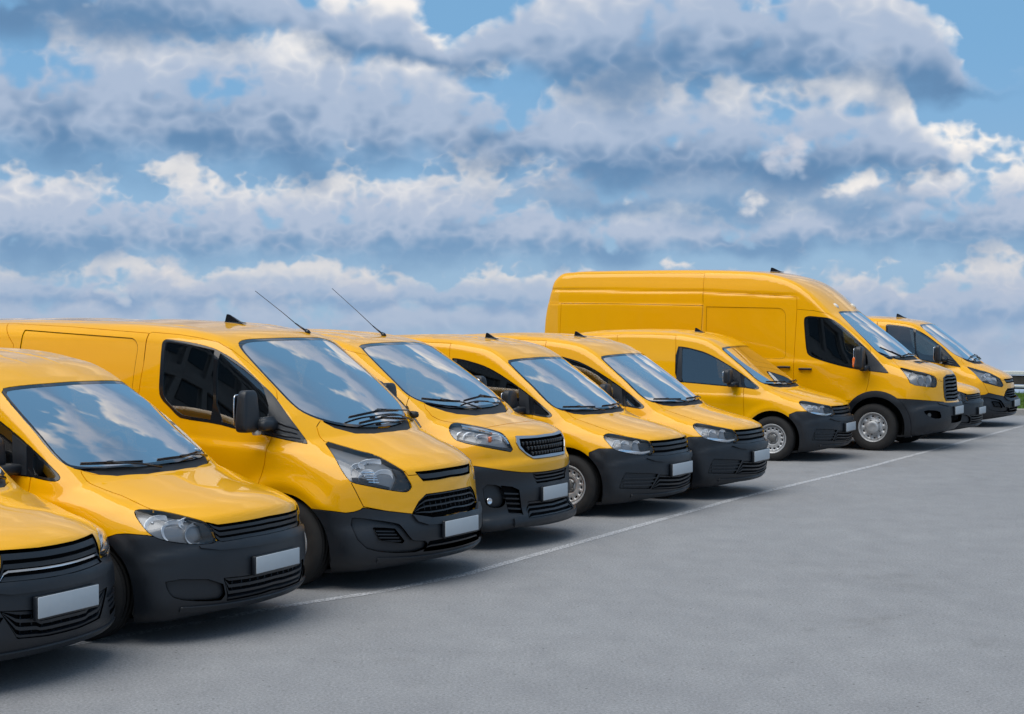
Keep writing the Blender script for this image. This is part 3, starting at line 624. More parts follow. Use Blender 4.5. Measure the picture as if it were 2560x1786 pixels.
  'grille_outer': ('front', [(-0.443, 0.985), (-0.162, 0.976), (0.02, 0.979), (0.02, 0.778), (-0.084, 0.778), (-0.318, 0.78), (-0.38, 0.815), (-0.463, 0.88), (-0.482, 0.931)]),
  'grille': ('front', [(-0.43, 0.96), (-0.184, 0.956), (0.02, 0.956), (0.02, 0.805), (-0.131, 0.803), (-0.324, 0.8), (-0.402, 0.848), (-0.448, 0.901)]),
  'bumper_top': ('obl', [(-0.287, 0.752), (-0.164, 0.734), (0.027, 0.699), (0.213, 0.671), (0.332, 0.661), (0.483, 0.656), (0.596, 0.655)]),
  'slot': ('front', [(-0.348, 0.652), (-0.015, 0.648), (0.02, 0.647), (0.02, 0.558), (-0.022, 0.559), (-0.288, 0.559), (-0.317, 0.601)]),
  'plate': ('front', [(-0.181, 0.524), (0.02, 0.519), (0.02, 0.398), (-0.175, 0.407)]),
  'fog': ('obl', [(-0.179, 0.583), (-0.018, 0.57), (0.02, 0.512), (0.044, 0.418), (0.005, 0.374), (-0.097, 0.377), (-0.159, 0.415)]),
  'side_grille': ('obl', [(-0.003, 0.565), (0.111, 0.548), (0.181, 0.516), (0.22, 0.295), (0.076, 0.317), (0.027, 0.49)]),
  'low_grille': ('front', [(-0.401, 0.407), (-0.167, 0.401), (0.02, 0.393), (0.02, 0.267), (-0.113, 0.268), (-0.455, 0.264)]),
 },
 'D': {
  'window_band': ('side', [(-1.113, 1.941), (-1.112, 1.994), (-1.096, 2.028), (-1.034, 2.042), (-0.875, 2.028), (-0.719, 2.011), (-0.615, 1.96), (-0.437, 1.822), (-0.255, 1.66), (-0.077, 1.499), (0.068, 1.348), (0.225, 1.187), (0.216, 1.177), (0.082, 1.192), (-0.055, 1.207), (-0.314, 1.238), (-0.613, 1.303), (-0.88, 1.379), (-1.007, 1.429), (-1.054, 1.491), (-1.087, 1.733)]),
  'glass': ('side', [(-1.09, 1.941), (-1.082, 1.997), (-1.024, 2.018), (-0.874, 2.008), (-0.72, 1.991), (-0.625, 1.939), (-0.45, 1.805), (-0.27, 1.648), (-0.172, 1.557), (-0.124, 1.465), (-0.059, 1.262), (-0.315, 1.265), (-0.605, 1.327), (-0.872, 1.403), (-0.99, 1.45), (-1.031, 1.498), (-1.062, 1.733)]),
  'triangle': ('side', [(-0.179, 1.58), (-0.076, 1.491), (0.069, 1.339), (0.219, 1.184), (0.081, 1.197), (-0.055, 1.213), (-0.115, 1.217), (-0.083, 1.363)]),
  'door_front': ('side', [(-1.234, 2.147), (-0.967, 2.124), (-0.747, 2.08), (-0.599, 1.994), (-0.431, 1.856), (-0.266, 1.72), (-0.106, 1.584), (-0.08, 1.55), (-0.067, 1.482), (-0.052, 1.211), (-0.073, 1.024), (-0.107, 0.887)]),
  'door_rear': ('side', [(-1.259, 2.536), (-1.234, 2.147), (-1.255, 1.049)]),
  'slide_rear': ('side', [(-2.794, 2.733), (-2.783, 2.353), (-2.786, 1.849)]),
  'slide_top': ('side', [(-2.775, 2.411), (-2.112, 2.382), (-1.616, 2.363), (-1.243, 2.337)]),
  'panel': ('side', [(-2.77, 2.205), (-2.1, 2.187), (-1.545, 2.172), (-1.446, 2.148), (-1.408, 2.081), (-1.38, 1.589), (-1.378, 1.438)]),
  'rear_seam': ('side', [(-5.27, 2.246), (-5.293, 1.758)]),
  'high_seam': ('side', [(-5.598, 2.252), (-4.186, 2.236), (-2.77, 2.205)]),
  'flare_outer': ('side', [(-0.409, 0.747), (-0.32, 0.78), (-0.216, 0.859), (-0.042, 0.905), (0.13, 0.909), (0.266, 0.877), (0.385, 0.798), (0.467, 0.678), (0.532, 0.509)]),
  'arch': ('side', [(-0.354, 0.486), (-0.307, 0.625), (-0.181, 0.749), (-0.04, 0.812), (0.133, 0.824), (0.287, 0.768), (0.4, 0.642), (0.473, 0.474)]),
  'bumper_top': ('obl', [(-0.455, 0.801), (-0.329, 0.794), (-0.194, 0.784), (0.034, 0.765), (0.329, 0.739), (0.362, 0.717), (0.481, 0.703), (0.659, 0.708)]),
  'hood': ('top', [(0.208, -0.701), (0.286, -0.792), (0.36, -0.862), (0.352, -0.864), (0.534, -0.827), (0.704, -0.745), (0.825, -0.619), (0.859, -0.579), (0.917, -0.388), (0.922, -0.232), (0.927, 0.02), (0.798, 0.02)]),
  'windshield': ('front', [(0.02, 2.135), (-0.171, 2.14), (-0.577, 2.129), (-0.708, 1.95), (-0.792, 1.779), (-0.85, 1.609), (-0.862, 1.448), (-0.701, 1.395), (-0.456, 1.387), (-0.17, 1.401), (0.02, 1.648)]),
  'headlight': ('obl', [(-0.362, 1.273), (-0.207, 1.227), (-0.029, 1.189), (0.146, 1.135), (0.197, 1.092), (0.192, 1.007), (0.162, 0.956), (-0.065, 0.981), (-0.287, 1.01), (-0.311, 1.108), (-0.338, 1.2)]),
  'grille': ('front', [(-0.349, 1.114), (-0.232, 1.127), (0.02, 1.122), (0.02, 0.74), (-0.368, 0.752), (-0.407, 0.81), (-0.406, 0.963)]),
  'fog': ('obl', [(-0.12, 0.629), (0.181, 0.612), (0.221, 0.544), (0.221, 0.497), (0.062, 0.498), (-0.091, 0.563)]),
  'low_slot': ('front', [(-0.36, 0.523), (0.02, 0.519), (0.02, 0.409), (-0.32, 0.416)]),
  'plate': ('front', [(-0.212, 0.665), (0.02, 0.656), (0.02, 0.527), (-0.227, 0.538)]),
  'bumper_bottom': ('obl', [(-0.345, 0.304), (-0.083, 0.305), (0.333, 0.325)]),
 },
}# ---------------------------------------------------------------- mesh helpers
def link(name, V, F, mat, parent=None, N=None, smooth=True, loc=None):
    me = bpy.data.meshes.new(name); me.from_pydata([tuple(map(float, v)) for v in V], [], [tuple(map(int, f)) for f in F]); me.update()
    me.polygons.foreach_set('use_smooth', [smooth]*len(me.polygons))
    if N is not None: me.normals_split_custom_set_from_vertices([tuple(map(float, n)) for n in N])
    me.materials.append(mat)
    o = bpy.data.objects.new(name, me); C.objects.link(o)
    if parent is not None: o.parent = parent
    if loc is not None: o.location = loc
    return o
def empty(name, loc=(0, 0, 0), parent=None):
    o = bpy.data.objects.new(name, None); C.objects.link(o); o.location = loc; o.empty_display_size = .2
    if parent is not None: o.parent = parent
    return o
def merge(*ms):
    V, F = [], []
    for v, f in ms:
        k = len(V); V += [tuple(p) for p in v]; F += [[i+k for i in q] for q in f]
    return V, F
def tube(P, r, n=8, caps=True):
    P = [Vector(p) for p in P]; rs = r if isinstance(r, (list, tuple)) else [r]*len(P); V, F = [], []
    for i, p in enumerate(P):
        d = (P[min(i+1, len(P)-1)]-P[max(i-1, 0)]).normalized()
        a = d.cross(Vector((0, 0, 1)) if abs(d.z) < .95 else Vector((1, 0, 0))).normalized(); b = d.cross(a)
        for k in range(n):
            t = 2*math.pi*k/n; V.append(p+(a*math.cos(t)+b*math.sin(t))*rs[i])
    for i in range(len(P)-1):
        for k in range(n): F.append([i*n+k, i*n+(k+1) % n, (i+1)*n+(k+1) % n, (i+1)*n+k])
    if caps: F += [list(range(n))[::-1], [(len(P)-1)*n+k for k in range(n)]]
    return V, F
def block(c, s, e=.3, n=20, rot=None, taper=0.):
    """a rounded box (superellipsoid), size s, centred at c."""
    V, F = [], []
    def sg(v, p): return math.copysign(abs(v)**p, v)
    m = n//2
    for i in range(m+1):
        a = -math.pi/2+math.pi*i/m
        for k in range(n):
            t = 2*math.pi*k/n
            z = sg(math.sin(a), e)
            p = Vector((sg(math.cos(a), e)*sg(math.cos(t), e)*s[0]/2*(1-taper*z), sg(math.cos(a), e)*sg(math.sin(t), e)*s[1]/2*(1-taper*z), z*s[2]/2))
            if rot is not None: p = rot @ p
            V.append(p+Vector(c))
    for i in range(m):
        for k in range(n): F.append([i*n+k, i*n+(k+1) % n, (i+1)*n+(k+1) % n, (i+1)*n+k])
    return V, F
def lathe(prof, n, c=(0, 0, 0), axis=(0, 1, 0), sq=(1, 1)):
    """prof: (radius, distance along axis) pairs."""
    ax = Vector(axis).normalized(); a = ax.cross(Vector((0, 0, 1)) if abs(ax.z) < .9 else Vector((1, 0, 0))).normalized(); b = a.cross(ax)
    V, F = [], []
    for r, h in prof:
        for k in range(n):
            t = 2*math.pi*k/n; V.append(Vector(c)+ax*h+(a*math.cos(t)*sq[0]+b*math.sin(t)*sq[1])*r)
    for i in range(len(prof)-1):
        for k in range(n): F.append([i*n+k, i*n+(k+1) % n, (i+1)*n+(k+1) % n, (i+1)*n+k])
    return V, F
def boxm(c, s, rot=None, bev=0.):
    x, y, z = [v/2 for v in s]
    if bev:
        b = min(bev, x*.9, y*.9, z*.9); V = []; 
        bm = bmesh.new(); bmesh.ops.create_cube(bm, size=1)
        for v in bm.verts: v.co = Vector((v.co.x*s[0], v.co.y*s[1], v.co.z*s[2]))
        bmesh.ops.bevel(bm, geom=bm.edges[:], offset=b, segments=2, affect='EDGES', profile=.5)
        bm.verts.ensure_lookup_table(); V = [v.co.copy() for v in bm.verts]; bm.verts.index_update(); F = [[v.index for v in f.verts] for f in bm.faces]; bm.free()
    else:
        V = [Vector((a*x, b_*y, d*z)) for a in (-1, 1) for b_ in (-1, 1) for d in (-1, 1)]
        F = [[0, 1, 3, 2], [4, 6, 7, 5], [0, 4, 5, 1], [2, 3, 7, 6], [0, 2, 6, 4], [1, 5, 7, 3]]
    if rot is not None: V = [rot @ v for v in V]
    return [v+Vector(c) for v in V], F
def mirror(m): return [(v[0], -v[1], v[2]) for v in m[0]], [list(f)[::-1] for f in m[1]]

# ---------------------------------------------------------------- cutting a body into its panels
class Kit:
    def __init__(s, body, root, h=.03):
        s.b, s.root = body, root
        V, Q = body.mesh(h); sk = Skin(V, Q)
        if np.mean(np.sum(sk.N*body.normals(sk.cen()), 1)) < 0: sk = Skin(V, Q[:, ::-1])
        sk.cut([(-9, -3), (9, -3), (9, 0), (-9, 0)], 'top', 'half', facing=-2)
        s.sk = sk.subset(sk.tag == 'half'); s.sk.Va[np.abs(s.sk.Va[:, 1]) < 2e-3, 1] = 0; s.sk.tag[:] = 'body'
        s.raw = s.sk.subset(np.ones(len(s.sk.F), bool))
    def cut(s, tag, poly, proj, **k): return s.sk.cut(poly, proj, tag, **k)
    def half(s, sk, off=0., flange=.02, inset=.003):
        F = [list(dict.fromkeys(f)) for f in sk.F.tolist()]; F = [f for f in F if len(f) > 2]
        used = sorted({i for f in F for i in f}); mp = {v: i for i, v in enumerate(used)}
        V = sk.Va[used].copy(); F = [[mp[i] for i in f] for f in F]; N = s.b.normals(V)
        cnt = {}
        for fi, f in enumerate(F):
            for a, b in zip(f, f[1:]+f[:1]): cnt.setdefault((min(a, b), max(a, b)), []).append((a, b, fi))
        bd = [e[0] for e in cnt.values() if len(e) == 1 and not (abs(V[e[0][0]][1]) < 1e-4 and abs(V[e[0][1]][1]) < 1e-4)]
        inn = np.zeros_like(V)
        for a, b, fi in bd:
            e = V[b]-V[a]; l = np.linalg.norm(e)
            if l < 1e-6: continue
            w = V[F[fi]].mean(0)-(V[a]+V[b])/2; w -= e*np.dot(w, e)/l**2; w /= np.linalg.norm(w)+1e-9
            inn[a] += w*l; inn[b] += w*l
        inn /= np.linalg.norm(inn, axis=1, keepdims=True)+1e-9
        T = V+N*off+inn*inset
        T[np.abs(V[:, 1]) < 1e-4, 1] = 0
        Vo, No = list(T), list(N); Fo = [list(f) for f in F]
        if flange:
            ring = sorted({i for a, b, _ in bd for i in (a, b)}); r1 = {v: len(Vo)+k for k, v in enumerate(ring)}
            Vo += [T[v] for v in ring]; No += [-inn[v]*.8+N[v]*.2 for v in ring]
            r2 = {v: len(Vo)+k for k, v in enumerate(ring)}
            Vo += [T[v]-N[v]*flange for v in ring]; No += [-inn[v] for v in ring]
            Fo += [[r1[b], r1[a], r2[a], r2[b]] for a, b, _ in bd]
        return np.array(Vo), Fo, np.array(No)
    def emit(s, name, H, m, parent=None, side='both', label=None):
        V, F, N = H; parent = parent or s.root; mv = V*np.array([1, -1, 1]); mn = N*np.array([1, -1, 1]); mf = [f[::-1] for f in F]
        if side == 'both':
            k = len(V); return link(name, np.concatenate([V, mv]), F+[[i+k for i in f] for f in mf], m, parent, np.concatenate([N, mn]))
        return link(name, V, F, m, parent, N) if side == 'R' else link(name, mv, mf, m, parent, mn)
    def part(s, name, tags, m, off=0., flange=.02, inset=.003, side='both', parent=None):
        tags = [tags] if isinstance(tags, str) else tags
        mk = np.isin(s.sk.tag, tags)
        if not mk.any(): print('EMPTY', name, tags); return None
        H = s.half(s.sk.subset(mk), off, flange, inset)
        if m is M['glass']:          # panes are flatter than the body around them
            gm = np.isin(s.sk.tag, ['glass_rear', 'glass_front', 'door_glass', 'quarter_glass']); c = s.b.normals(s.sk.cen(gm)).mean(0); n = .10*H[2]+.90*c/np.linalg.norm(c); H = (H[0], H[1], n/np.linalg.norm(n, axis=1, keepdims=True))
        if side == 'pair': return [s.emit(name, H, m, parent[i] if isinstance(parent, list) else parent, sd) for i, sd in enumerate('RL')]
        return s.emit(name, H, m, parent, side)
    def patch(s, name, poly, proj, m, off=0., flange=.02, inset=0., side='both', parent=None, **k):
        sk = s.raw.patch(poly, proj, **k)
        if not len(sk.F): print('EMPTY PATCH', name); return None
        H = s.half(sk, off, flange, inset)
        if side == 'pair': return [s.emit(name, H, m, parent[i] if isinstance(parent, list) else parent, sd) for i, sd in enumerate('RL')]
        return s.emit(name, H, m, parent, side)
    def screen(s, zlo, zhi):
        """the windscreen: evenly rounded both ways, as pressed glass is."""
        V, F, N = s.half(s.sk.subset(s.sk.tag == 'windshield'), -.004, 0, 0)
        c = N[np.abs(V[:, 1]) < .12].mean(0); c[1] = 0; c /= np.linalg.norm(c); t = np.array([-c[2], 0, c[0]])
        v = (V[:, 2]-(zlo+zhi)/2)/((zhi-zlo)/2)
        N = c+.14*V[:, 1:2]/s.b.w0*np.array([[0, 1., 0]])+.10*v[:, None]*t; N /= np.linalg.norm(N, axis=1, keepdims=True)
        return s.emit('windshield', (V, F, N), M['windscreen'])
    def pair(s, name, mesh, m, parent=None, smooth=True):
        p = parent if isinstance(parent, list) else [parent or s.root]*2
        a = link(name, mesh[0], mesh[1], m, p[0], smooth=smooth); w = mirror(mesh)
        return [a, link(name, w[0], w[1], m, p[1], smooth=smooth)]
    def one(s, name, mesh, m, parent=None, smooth=True): return link(name, mesh[0], mesh[1], m, parent or s.root, smooth=smooth)
    def at(s, proj, u, v, off=0.):
        if proj == 'side': o, d = np.array([u, -3., v]), np.array([0, 1., 0])
        elif proj == 'front': o, d = np.array([3., u, v]), np.array([-1., 0, 0])
        elif proj == 'top': o, d = np.array([u, v, 5.]), np.array([0, 0, -1.])
        else:
            D = np.array(PDIR['obl']); o = np.array([u*math.sin(PH), u*math.cos(PH), v])+D*3; d = -D
        t = 0.
        for _ in range(120):
            p = o+t*d; f = float(s.b(*[np.array([c]) for c in p])[0])
            if abs(f) < 2e-4: break
            t += f*.8
        n = s.b.normals(p[None])[0]
        return p+n*off, n

def band(poly, f0, f1, n=18, ymax=.02, trim=.0):
    """a strip across an outline (y,z), between the fractions f0 and f1 from its lower to its upper edge."""
    P = np.array(poly); ys = np.linspace(P[:, 0].min()+.004+trim, min(P[:, 0].max(), ymax), n); lo, hi = [], []
    for y in ys:
        zs = []
        for a, b in zip(P, np.roll(P, -1, 0)):
            if (a[0]-y)*(b[0]-y) <= 0 and a[0] != b[0]: zs.append(a[1]+(b[1]-a[1])*(y-a[0])/(b[0]-a[0]))
        lo.append(min(zs)); hi.append(max(zs))
    lo, hi = np.array(lo), np.array(hi)
    return [(y, l+(h-l)*f0) for y, l, h in zip(ys, lo, hi)]+[(y, l+(h-l)*f1) for y, l, h in zip(ys[::-1], lo[::-1], hi[::-1])]
def arc(cx, cz, r, a0=-30, a1=210, n=28): return [(cx+r*math.cos(R_(a)), cz+r*math.sin(R_(a))) for a in np.linspace(a0, a1, n)]
def grow(poly, d):
    P = np.array(poly); n = len(P); A = .5*np.sum(P[:, 0]*np.roll(P[:, 1], -1)-np.roll(P[:, 0], -1)*P[:, 1]); out = []
    for i in range(n):
        e0 = P[i]-P[i-1]; e1 = P[(i+1) % n]-P[i]; e0 = e0/(np.linalg.norm(e0)+1e-9); e1 = e1/(np.linalg.norm(e1)+1e-9)
        m = np.array([e0[1]+e1[1], -e0[0]-e1[0]]); m = m/(np.linalg.norm(m)+1e-9)
        k = 1/max(.5, float(m @ np.array([e1[1], -e1[0]]))); out.append(P[i]+m*d*k*(1 if A > 0 else -1))
    return [tuple(p) for p in out]
def smoothpoly(P, it=1):
    P = np.array(P, float)
    for _ in range(it):
        Q = np.roll(P, -1, 0); P = np.stack([P*.75+Q*.25, P*.25+Q*.75], 1).reshape(-1, 2)
    return [tuple(p) for p in P]

# ---------------------------------------------------------------- wheels
def wheel_meshes(R, w, rim, style):
    h = w/2
    t = [(rim-.012, -h*.70), (rim+.004, -h*.86), (rim+.02, -h*.95), (rim+(R-rim)*.45, -h*1.04), (R-.035, -h*.98), (R-.012, -h*.84), (R-.003, -h*.70)]
    for k in (-.5, -.18, .18, .5): t += [(R, (k-.06)*h*1.2), (R-.007, (k-.045)*h*1.2), (R-.007, (k+.045)*h*1.2), (R, (k+.06)*h*1.2)]
    t += [(R-.003, h*.70), (R-.03, h*.98), (rim+.02, h*.95), (rim-.012, h*.7)]
    tyre = lathe([(r, y) for r, y in t], 56)
    lip = lathe([(rim-.012, -h*.70), (rim+.006, -h*.88), (rim+.002, -h*.93), (rim-.012, -h*.86), (rim-.022, -h*.62), (rim-.030, -h*.50), (rim-.040, -h*.2), (rim-.04, h*.7)], 48)
    n, rr, hr, r0, r1 = (15, rim-.062, .0165, rim-.095, rim-.034) if style == 'small' else (10, rim-.058, .017, rim-.09, rim-.032)
    V, F = [], []; y0 = -h*.50
    for k in range(n):
        c = 2*math.pi*(k+.5)/n; hw = math.pi/n
        sq = [(-1, -1), (-.5, -1), (0, -1), (.5, -1), (1, -1), (1, -.5), (1, 0), (1, .5), (1, 1), (.5, 1), (0, 1), (-.5, 1), (-1, 1), (-1, .5), (-1, 0), (-1, -.5)]
        b = len(V)
        for s_, t_ in sq:
            a = c+s_*hw; r = (r0+r1)/2+t_*(r1-r0)/2; V.append((r*math.cos(a), y0-.004*t_, r*math.sin(a)))
        for s_, t_ in sq:
            l = math.hypot(s_, t_); a = c+s_/l*hr/rr; r = rr+t_/l*hr*.8; V.append((r*math.cos(a), y0, r*math.sin(a)))
        for s_, t_ in sq:
            l = math.hypot(s_, t_); a = c+s_/l*hr/rr; r = rr+t_/l*hr*.8; V.append((r*math.cos(a), y0+.03, r*math.sin(a)))
        for i in range(16):
            j = (i+1) % 16; F.append([b+i, b+j, b+16+j, b+16+i]); F.append([b+16+i, b+16+j, b+32+j, b+32+i])
    if style == 'small':
        mid = lathe([(r0, y0+.004), (r0-.02, y0-.003), (r0-.03, y0+.012), (.075, y0+.035), (.066, y0+.03), (.062, y0+.014), (.0, y0+.012)], 40)
        hub = lathe([(.058, y0+.016), (.056, y0-.008), (.048, y0-.014), (.0, y0-.014)], 6)
        bolts = merge(*[lathe([(.011, y0+.012), (.011, y0-.012), (.0, y0-.014)], 6, (.047*math.cos(a)*1.25, 0, .047*math.sin(a)*1.25)) for a in [2*math.pi*q/5 for q in range(5)]])
    else:
        mid = lathe([(r0, y0+.004), (r0-.016, y0-.002), (.105, y0-.002), (.10, y0-.02), (.098, y0-.055)], 40)
        hub = lathe([(.098, y0-.05), (.097, y0-.068), (.088, y0-.078), (.05, y0-.074), (.0, y0-.072)], 40)
        bolts = merge(*[lathe([(.012, y0), (.012, y0-.016), (.0, y0-.017)], 6, (.114*math.cos(a), 0, .114*math.sin(a))) for a in [2*math.pi*(q+.5)/5 for q in range(5)]])
    drum = lathe([(rim-.045, y0+.05), (.0, y0+.05)], 32)
    return tyre, merge(lip, (V, F), mid), hub, bolts, drum
def wheels(root, R, w, rim, style, track, wb, steer=0.):
    ty, ri, hub, bolts, drum = wheel_meshes(R, w, rim, style)
    first = None
    for x in (0, -wb):
        for sgn in (-1, 1):
            e = empty('wheel', (x, sgn*(track/2), R), root); e.rotation_euler = (0, random.uniform(0, 1.2), (0 if sgn < 0 else math.pi)+(steer if x == 0 else 0))
            if first is None:
                first = [link('tyre', *ty, M['tyre'], e), link('rim', *ri, M['steel'], e), link('hub_cap', *hub, M['steel_dark' if style == 'small' else 'steel'], e),
                         link('wheel_bolts', *bolts, M['steel_dark'], e), link('brake_drum', *drum, M['under'], e)]
            else:
                for o in first: c = o.copy(); C.objects.link(c); c.parent = e
# ---------------------------------------------------------------- ground
def ground_mat():
    m = bpy.data.materials.new('worn_asphalt'); m.use_nodes = True; t = m.node_tree; b = t.nodes['Principled BSDF']
    def n(ty, **k):
        q = t.nodes.new(ty)
        for a, v in k.items(): setattr(q, a, v)
        return q
    co = n('ShaderNodeTexCoord').outputs['Object']
    def nz(scale, det, rough=.55, sq=None):
        q = n('ShaderNodeTexNoise'); q.inputs['Scale'].default_value = scale; q.inputs['Detail'].default_value = det; q.inputs['Roughness'].default_value = rough
        if sq:
            mp = n('ShaderNodeMapping'); mp.inputs['Scale'].default_value = sq; mp.inputs['Rotation'].default_value = (0, 0, .45); t.links.new(co, mp.inputs[0]); t.links.new(mp.outputs[0], q.inputs['Vector'])
        else: t.links.new(co, q.inputs['Vector'])
        return q.outputs['Fac']
    def ramp(v, *st):
        r = n('ShaderNodeValToRGB'); t.links.new(v, r.inputs[0]); e = r.color_ramp.elements
        e[0].position, e[0].color = st[0][0], tuple(st[0][1])+(1,); e[1].position, e[1].color = st[-1][0], tuple(st[-1][1])+(1,)
        for p, c in st[1:-1]: q = e.new(p); q.color = tuple(c)+(1,)
        return r.outputs[0]
    def mul(a, c, f=1.):
        q = n('ShaderNodeMix', data_type='RGBA', blend_type='MULTIPLY'); q.inputs['Factor'].default_value = f; t.links.new(a, q.inputs[6]); t.links.new(c, q.inputs[7]); return q.outputs[2]
    base = ramp(nz(.35, 6, .6, (1, .35, 1)), (.32, (.236, .236, .240)), (.55, (.249, .248, .251)), (.72, (.262, .260, .261)))
    mid = ramp(nz(3.5, 6, .65, (1, .5, 1)), (.3, (.90, .90, .905)), (.7, (1.06, 1.06, 1.055)))
    gr = ramp(nz(55, 6, .85), (.32, (.50, .50, .51)), (.5, (1, 1, 1)), (.68, (1.52, 1.52, 1.51)))
    pit = n('ShaderNodeTexVoronoi'); pit.inputs['Scale'].default_value = 26; t.links.new(co, pit.inputs['Vector'])
    pt = ramp(pit.outputs['Distance'], (.10, (.62, .62, .62)), (.20, (1, 1, 1)))
    pm = ramp(nz(2.2, 3, .6), (.42, (0, 0, 0)), (.62, (1, 1, 1)))
    drag = ramp(nz(1.4, 6, .7, (.5, 1.6, 1)), (.30, (.95, .95, .952)), (.5, (1, 1, 1)), (.7, (1.03, 1.03, 1.03)))
    spots = n('ShaderNodeTexVoronoi'); spots.inputs['Scale'].default_value = 7; t.links.new(co, spots.inputs['Vector'])
    sp = ramp(spots.outputs['Distance'], (.045, (.45, .44, .42)), (.075, (1, 1, 1)))
    lane = ramp(nz(.16, 4, .6, (.6, 1.5, 1)), (.34, (.95, .95, .95)), (.5, (1, 1, 1)), (.66, (1.04, 1.04, 1.035)))
    base = mul(base, lane)
    # oil drips
    oil = ramp(nz(.55, 5, .7), (.28, (.82, .81, .80)), (.38, (.97, .97, .97)), (.5, (1, 1, 1)))
    pq = n('ShaderNodeMix', data_type='RGBA', blend_type='MULTIPLY'); t.links.new(pm, pq.inputs['Factor']); t.links.new(mul(mul(mul(mul(mul(base, mid), gr), sp), oil), drag), pq.inputs[6]); t.links.new(pt, pq.inputs[7])
    t.links.new(pq.outputs[2], b.inputs['Base Color'])
    b.inputs['Roughness'].default_value = .86; b.inputs['Specular IOR Level'].default_value = .35
    bp = n('ShaderNodeBump'); bp.inputs['Strength'].default_value = .35; bp.inputs['Distance'].default_value = .006
    t.links.new(nz(60, 6, .8), bp.inputs['Height']); t.links.new(bp.outputs[0], b.inputs['Normal'])
    return m
# s runs along the row (away from the camera), f runs with the vans' noses
LB = .465; ls = Vector((math.sin(LB), math.cos(LB), 0)); lf = Vector((math.cos(LB), -math.sin(LB), 0))
def sf(s, f, z=0.): return ls*s+lf*f+Vector((0, 0, z))
def strip(name, rows, m, fr=(-70, 120), kind='structure', nf=2):
    """rows: (s, z) pairs running away from the camera."""
    fs = np.linspace(*fr, nf); V = [sf(s, f, z) for s, z in rows for f in fs]; F = [[i*nf+j, i*nf+j+1, (i+1)*nf+j+1, (i+1)*nf+j] for i in range(len(rows)-1) for j in range(nf-1)]
    o = link(name, V, F, m, smooth=False); o['kind'] = kind; return o
SK = 36.72
strip('parking_lot', [(-150, 0), (SK, 0)], ground_mat(), (-70, 150))
kerbm = vary(mat('kerb_stone', rough=.85), 25, .3, (.26, .25, .24), (.36, .35, .33))
# kerb stones, one by one
kb = strip('kerb', [(SK, -.02), (SK+.9, -.02)], kerbm); first = None
for i in range(34):
    f = -14+i*1.0
    if first is None:
        Vk, Fk = boxm((0, 0, 0), (.985, .15, .20), None, .015); first = link('kerb_stone', Vk, Fk, kerbm, kb, smooth=False); q = first
    else: q = first.copy(); C.objects.link(q); q.parent = kb
    q.location = sf(SK+.10, f, .03); q.rotation_euler = (0, 0, -LB)
grassm = vary(mat('grass_sod', rough=.95, spec=.1), 3, .3, (.045, .085, .012), (.075, .125, .02))
strip('grass_bank', [(SK+.18, .10), (SK+1.5, .14), (SK+4, .16), (SK+6.3, .18), (SK+9, -3.2), (SK+16, -9)], grassm)
rg = random.Random(3); V, F = [], []
for i in range(14000):
    s = rg.uniform(SK+.25, SK+6.4); f = rg.uniform(-13, -2) if rg.random() < .8 else rg.uniform(-20, 20); z = np.interp(s, [SK+.18, SK+1.5, SK+4, SK+6.3], [.10, .14, .16, .18])
    p = sf(s, f, z); a = rg.uniform(0, 6.3); d = Vector((math.cos(a), math.sin(a), 0)); h = rg.uniform(.04, .09); k = len(V)
    V += [p-d*.007, p+d*.007, p+Vector((rg.uniform(-.03, .03), rg.uniform(-.03, .03), h))]; F.append([k, k+1, k+2])
g = link('grass', V, F, vary(mat('grass_blades', rough=.8, spec=.2), 5, .3, (.05, .11, .012), (.10, .17, .025)), smooth=False); g['kind'] = 'stuff'
# worn white line in front of the vans
LP = [(12.0, 37.3), (9.48, 32.56), (4.95, 24.01), (2.51, 19.71), (.40, 15.52), (-.38, 13.97), (-1.0, 13.1), (-1.61, 12.48), (-2.15, 11.77), (-2.63, 11.19), (-4.5, 8.9), (-7, 5.8)]
def line_mat():
    m = bpy.data.materials.new('worn_line_paint'); m.use_nodes = True; t = m.node_tree; b = t.nodes['Principled BSDF']; b.inputs['Base Color'].default_value = (.52, .52, .53, 1); b.inputs['Roughness'].default_value = .8
    co = t.nodes.new('ShaderNodeTexCoord'); tr = t.nodes.new('ShaderNodeBsdfTransparent'); x = t.nodes.new('ShaderNodeMixShader'); o = t.nodes['Material Output']
    def nz(sc, d, a, c):
        q = t.nodes.new('ShaderNodeTexNoise'); q.inputs['Scale'].default_value = sc; q.inputs['Detail'].default_value = d; q.inputs['Roughness'].default_value = .7; t.links.new(co.outputs['Object'], q.inputs['Vector'])
        r = t.nodes.new('ShaderNodeMapRange'); r.inputs['From Min'].default_value = a; r.inputs['From Max'].default_value = c; t.links.new(q.outputs['Fac'], r.inputs['Value']); return r.outputs[0]
    mu = t.nodes.new('ShaderNodeMath'); mu.operation = 'MULTIPLY'; t.links.new(nz(45, 6, .36, .58), mu.inputs[0]); t.links.new(nz(.9, 4, .24, .46), mu.inputs[1])
    t.links.new(mu.outputs[0], x.inputs[0]); t.links.new(tr.outputs[0], x.inputs[1]); t.links.new(b.outputs[0], x.inputs[2]); t.links.new(x.outputs[0], o.inputs['Surface']); return m
V, F = [], []
pl = [Vector(p+(.004,)) for p in LP]
for i, p in enumerate(pl):
    d = (pl[min(i+1, len(pl)-1)]-pl[max(i-1, 0)]).normalized(); n = Vector((-d.y, d.x, 0)); V += [p-n*.046, p+n*.046]
F = [[2*i, 2*i+1, 2*i+3, 2*i+2] for i in range(len(pl)-1)]
o = link('parking_line', V, F, line_mat(), smooth=False); o['kind'] = 'structure'
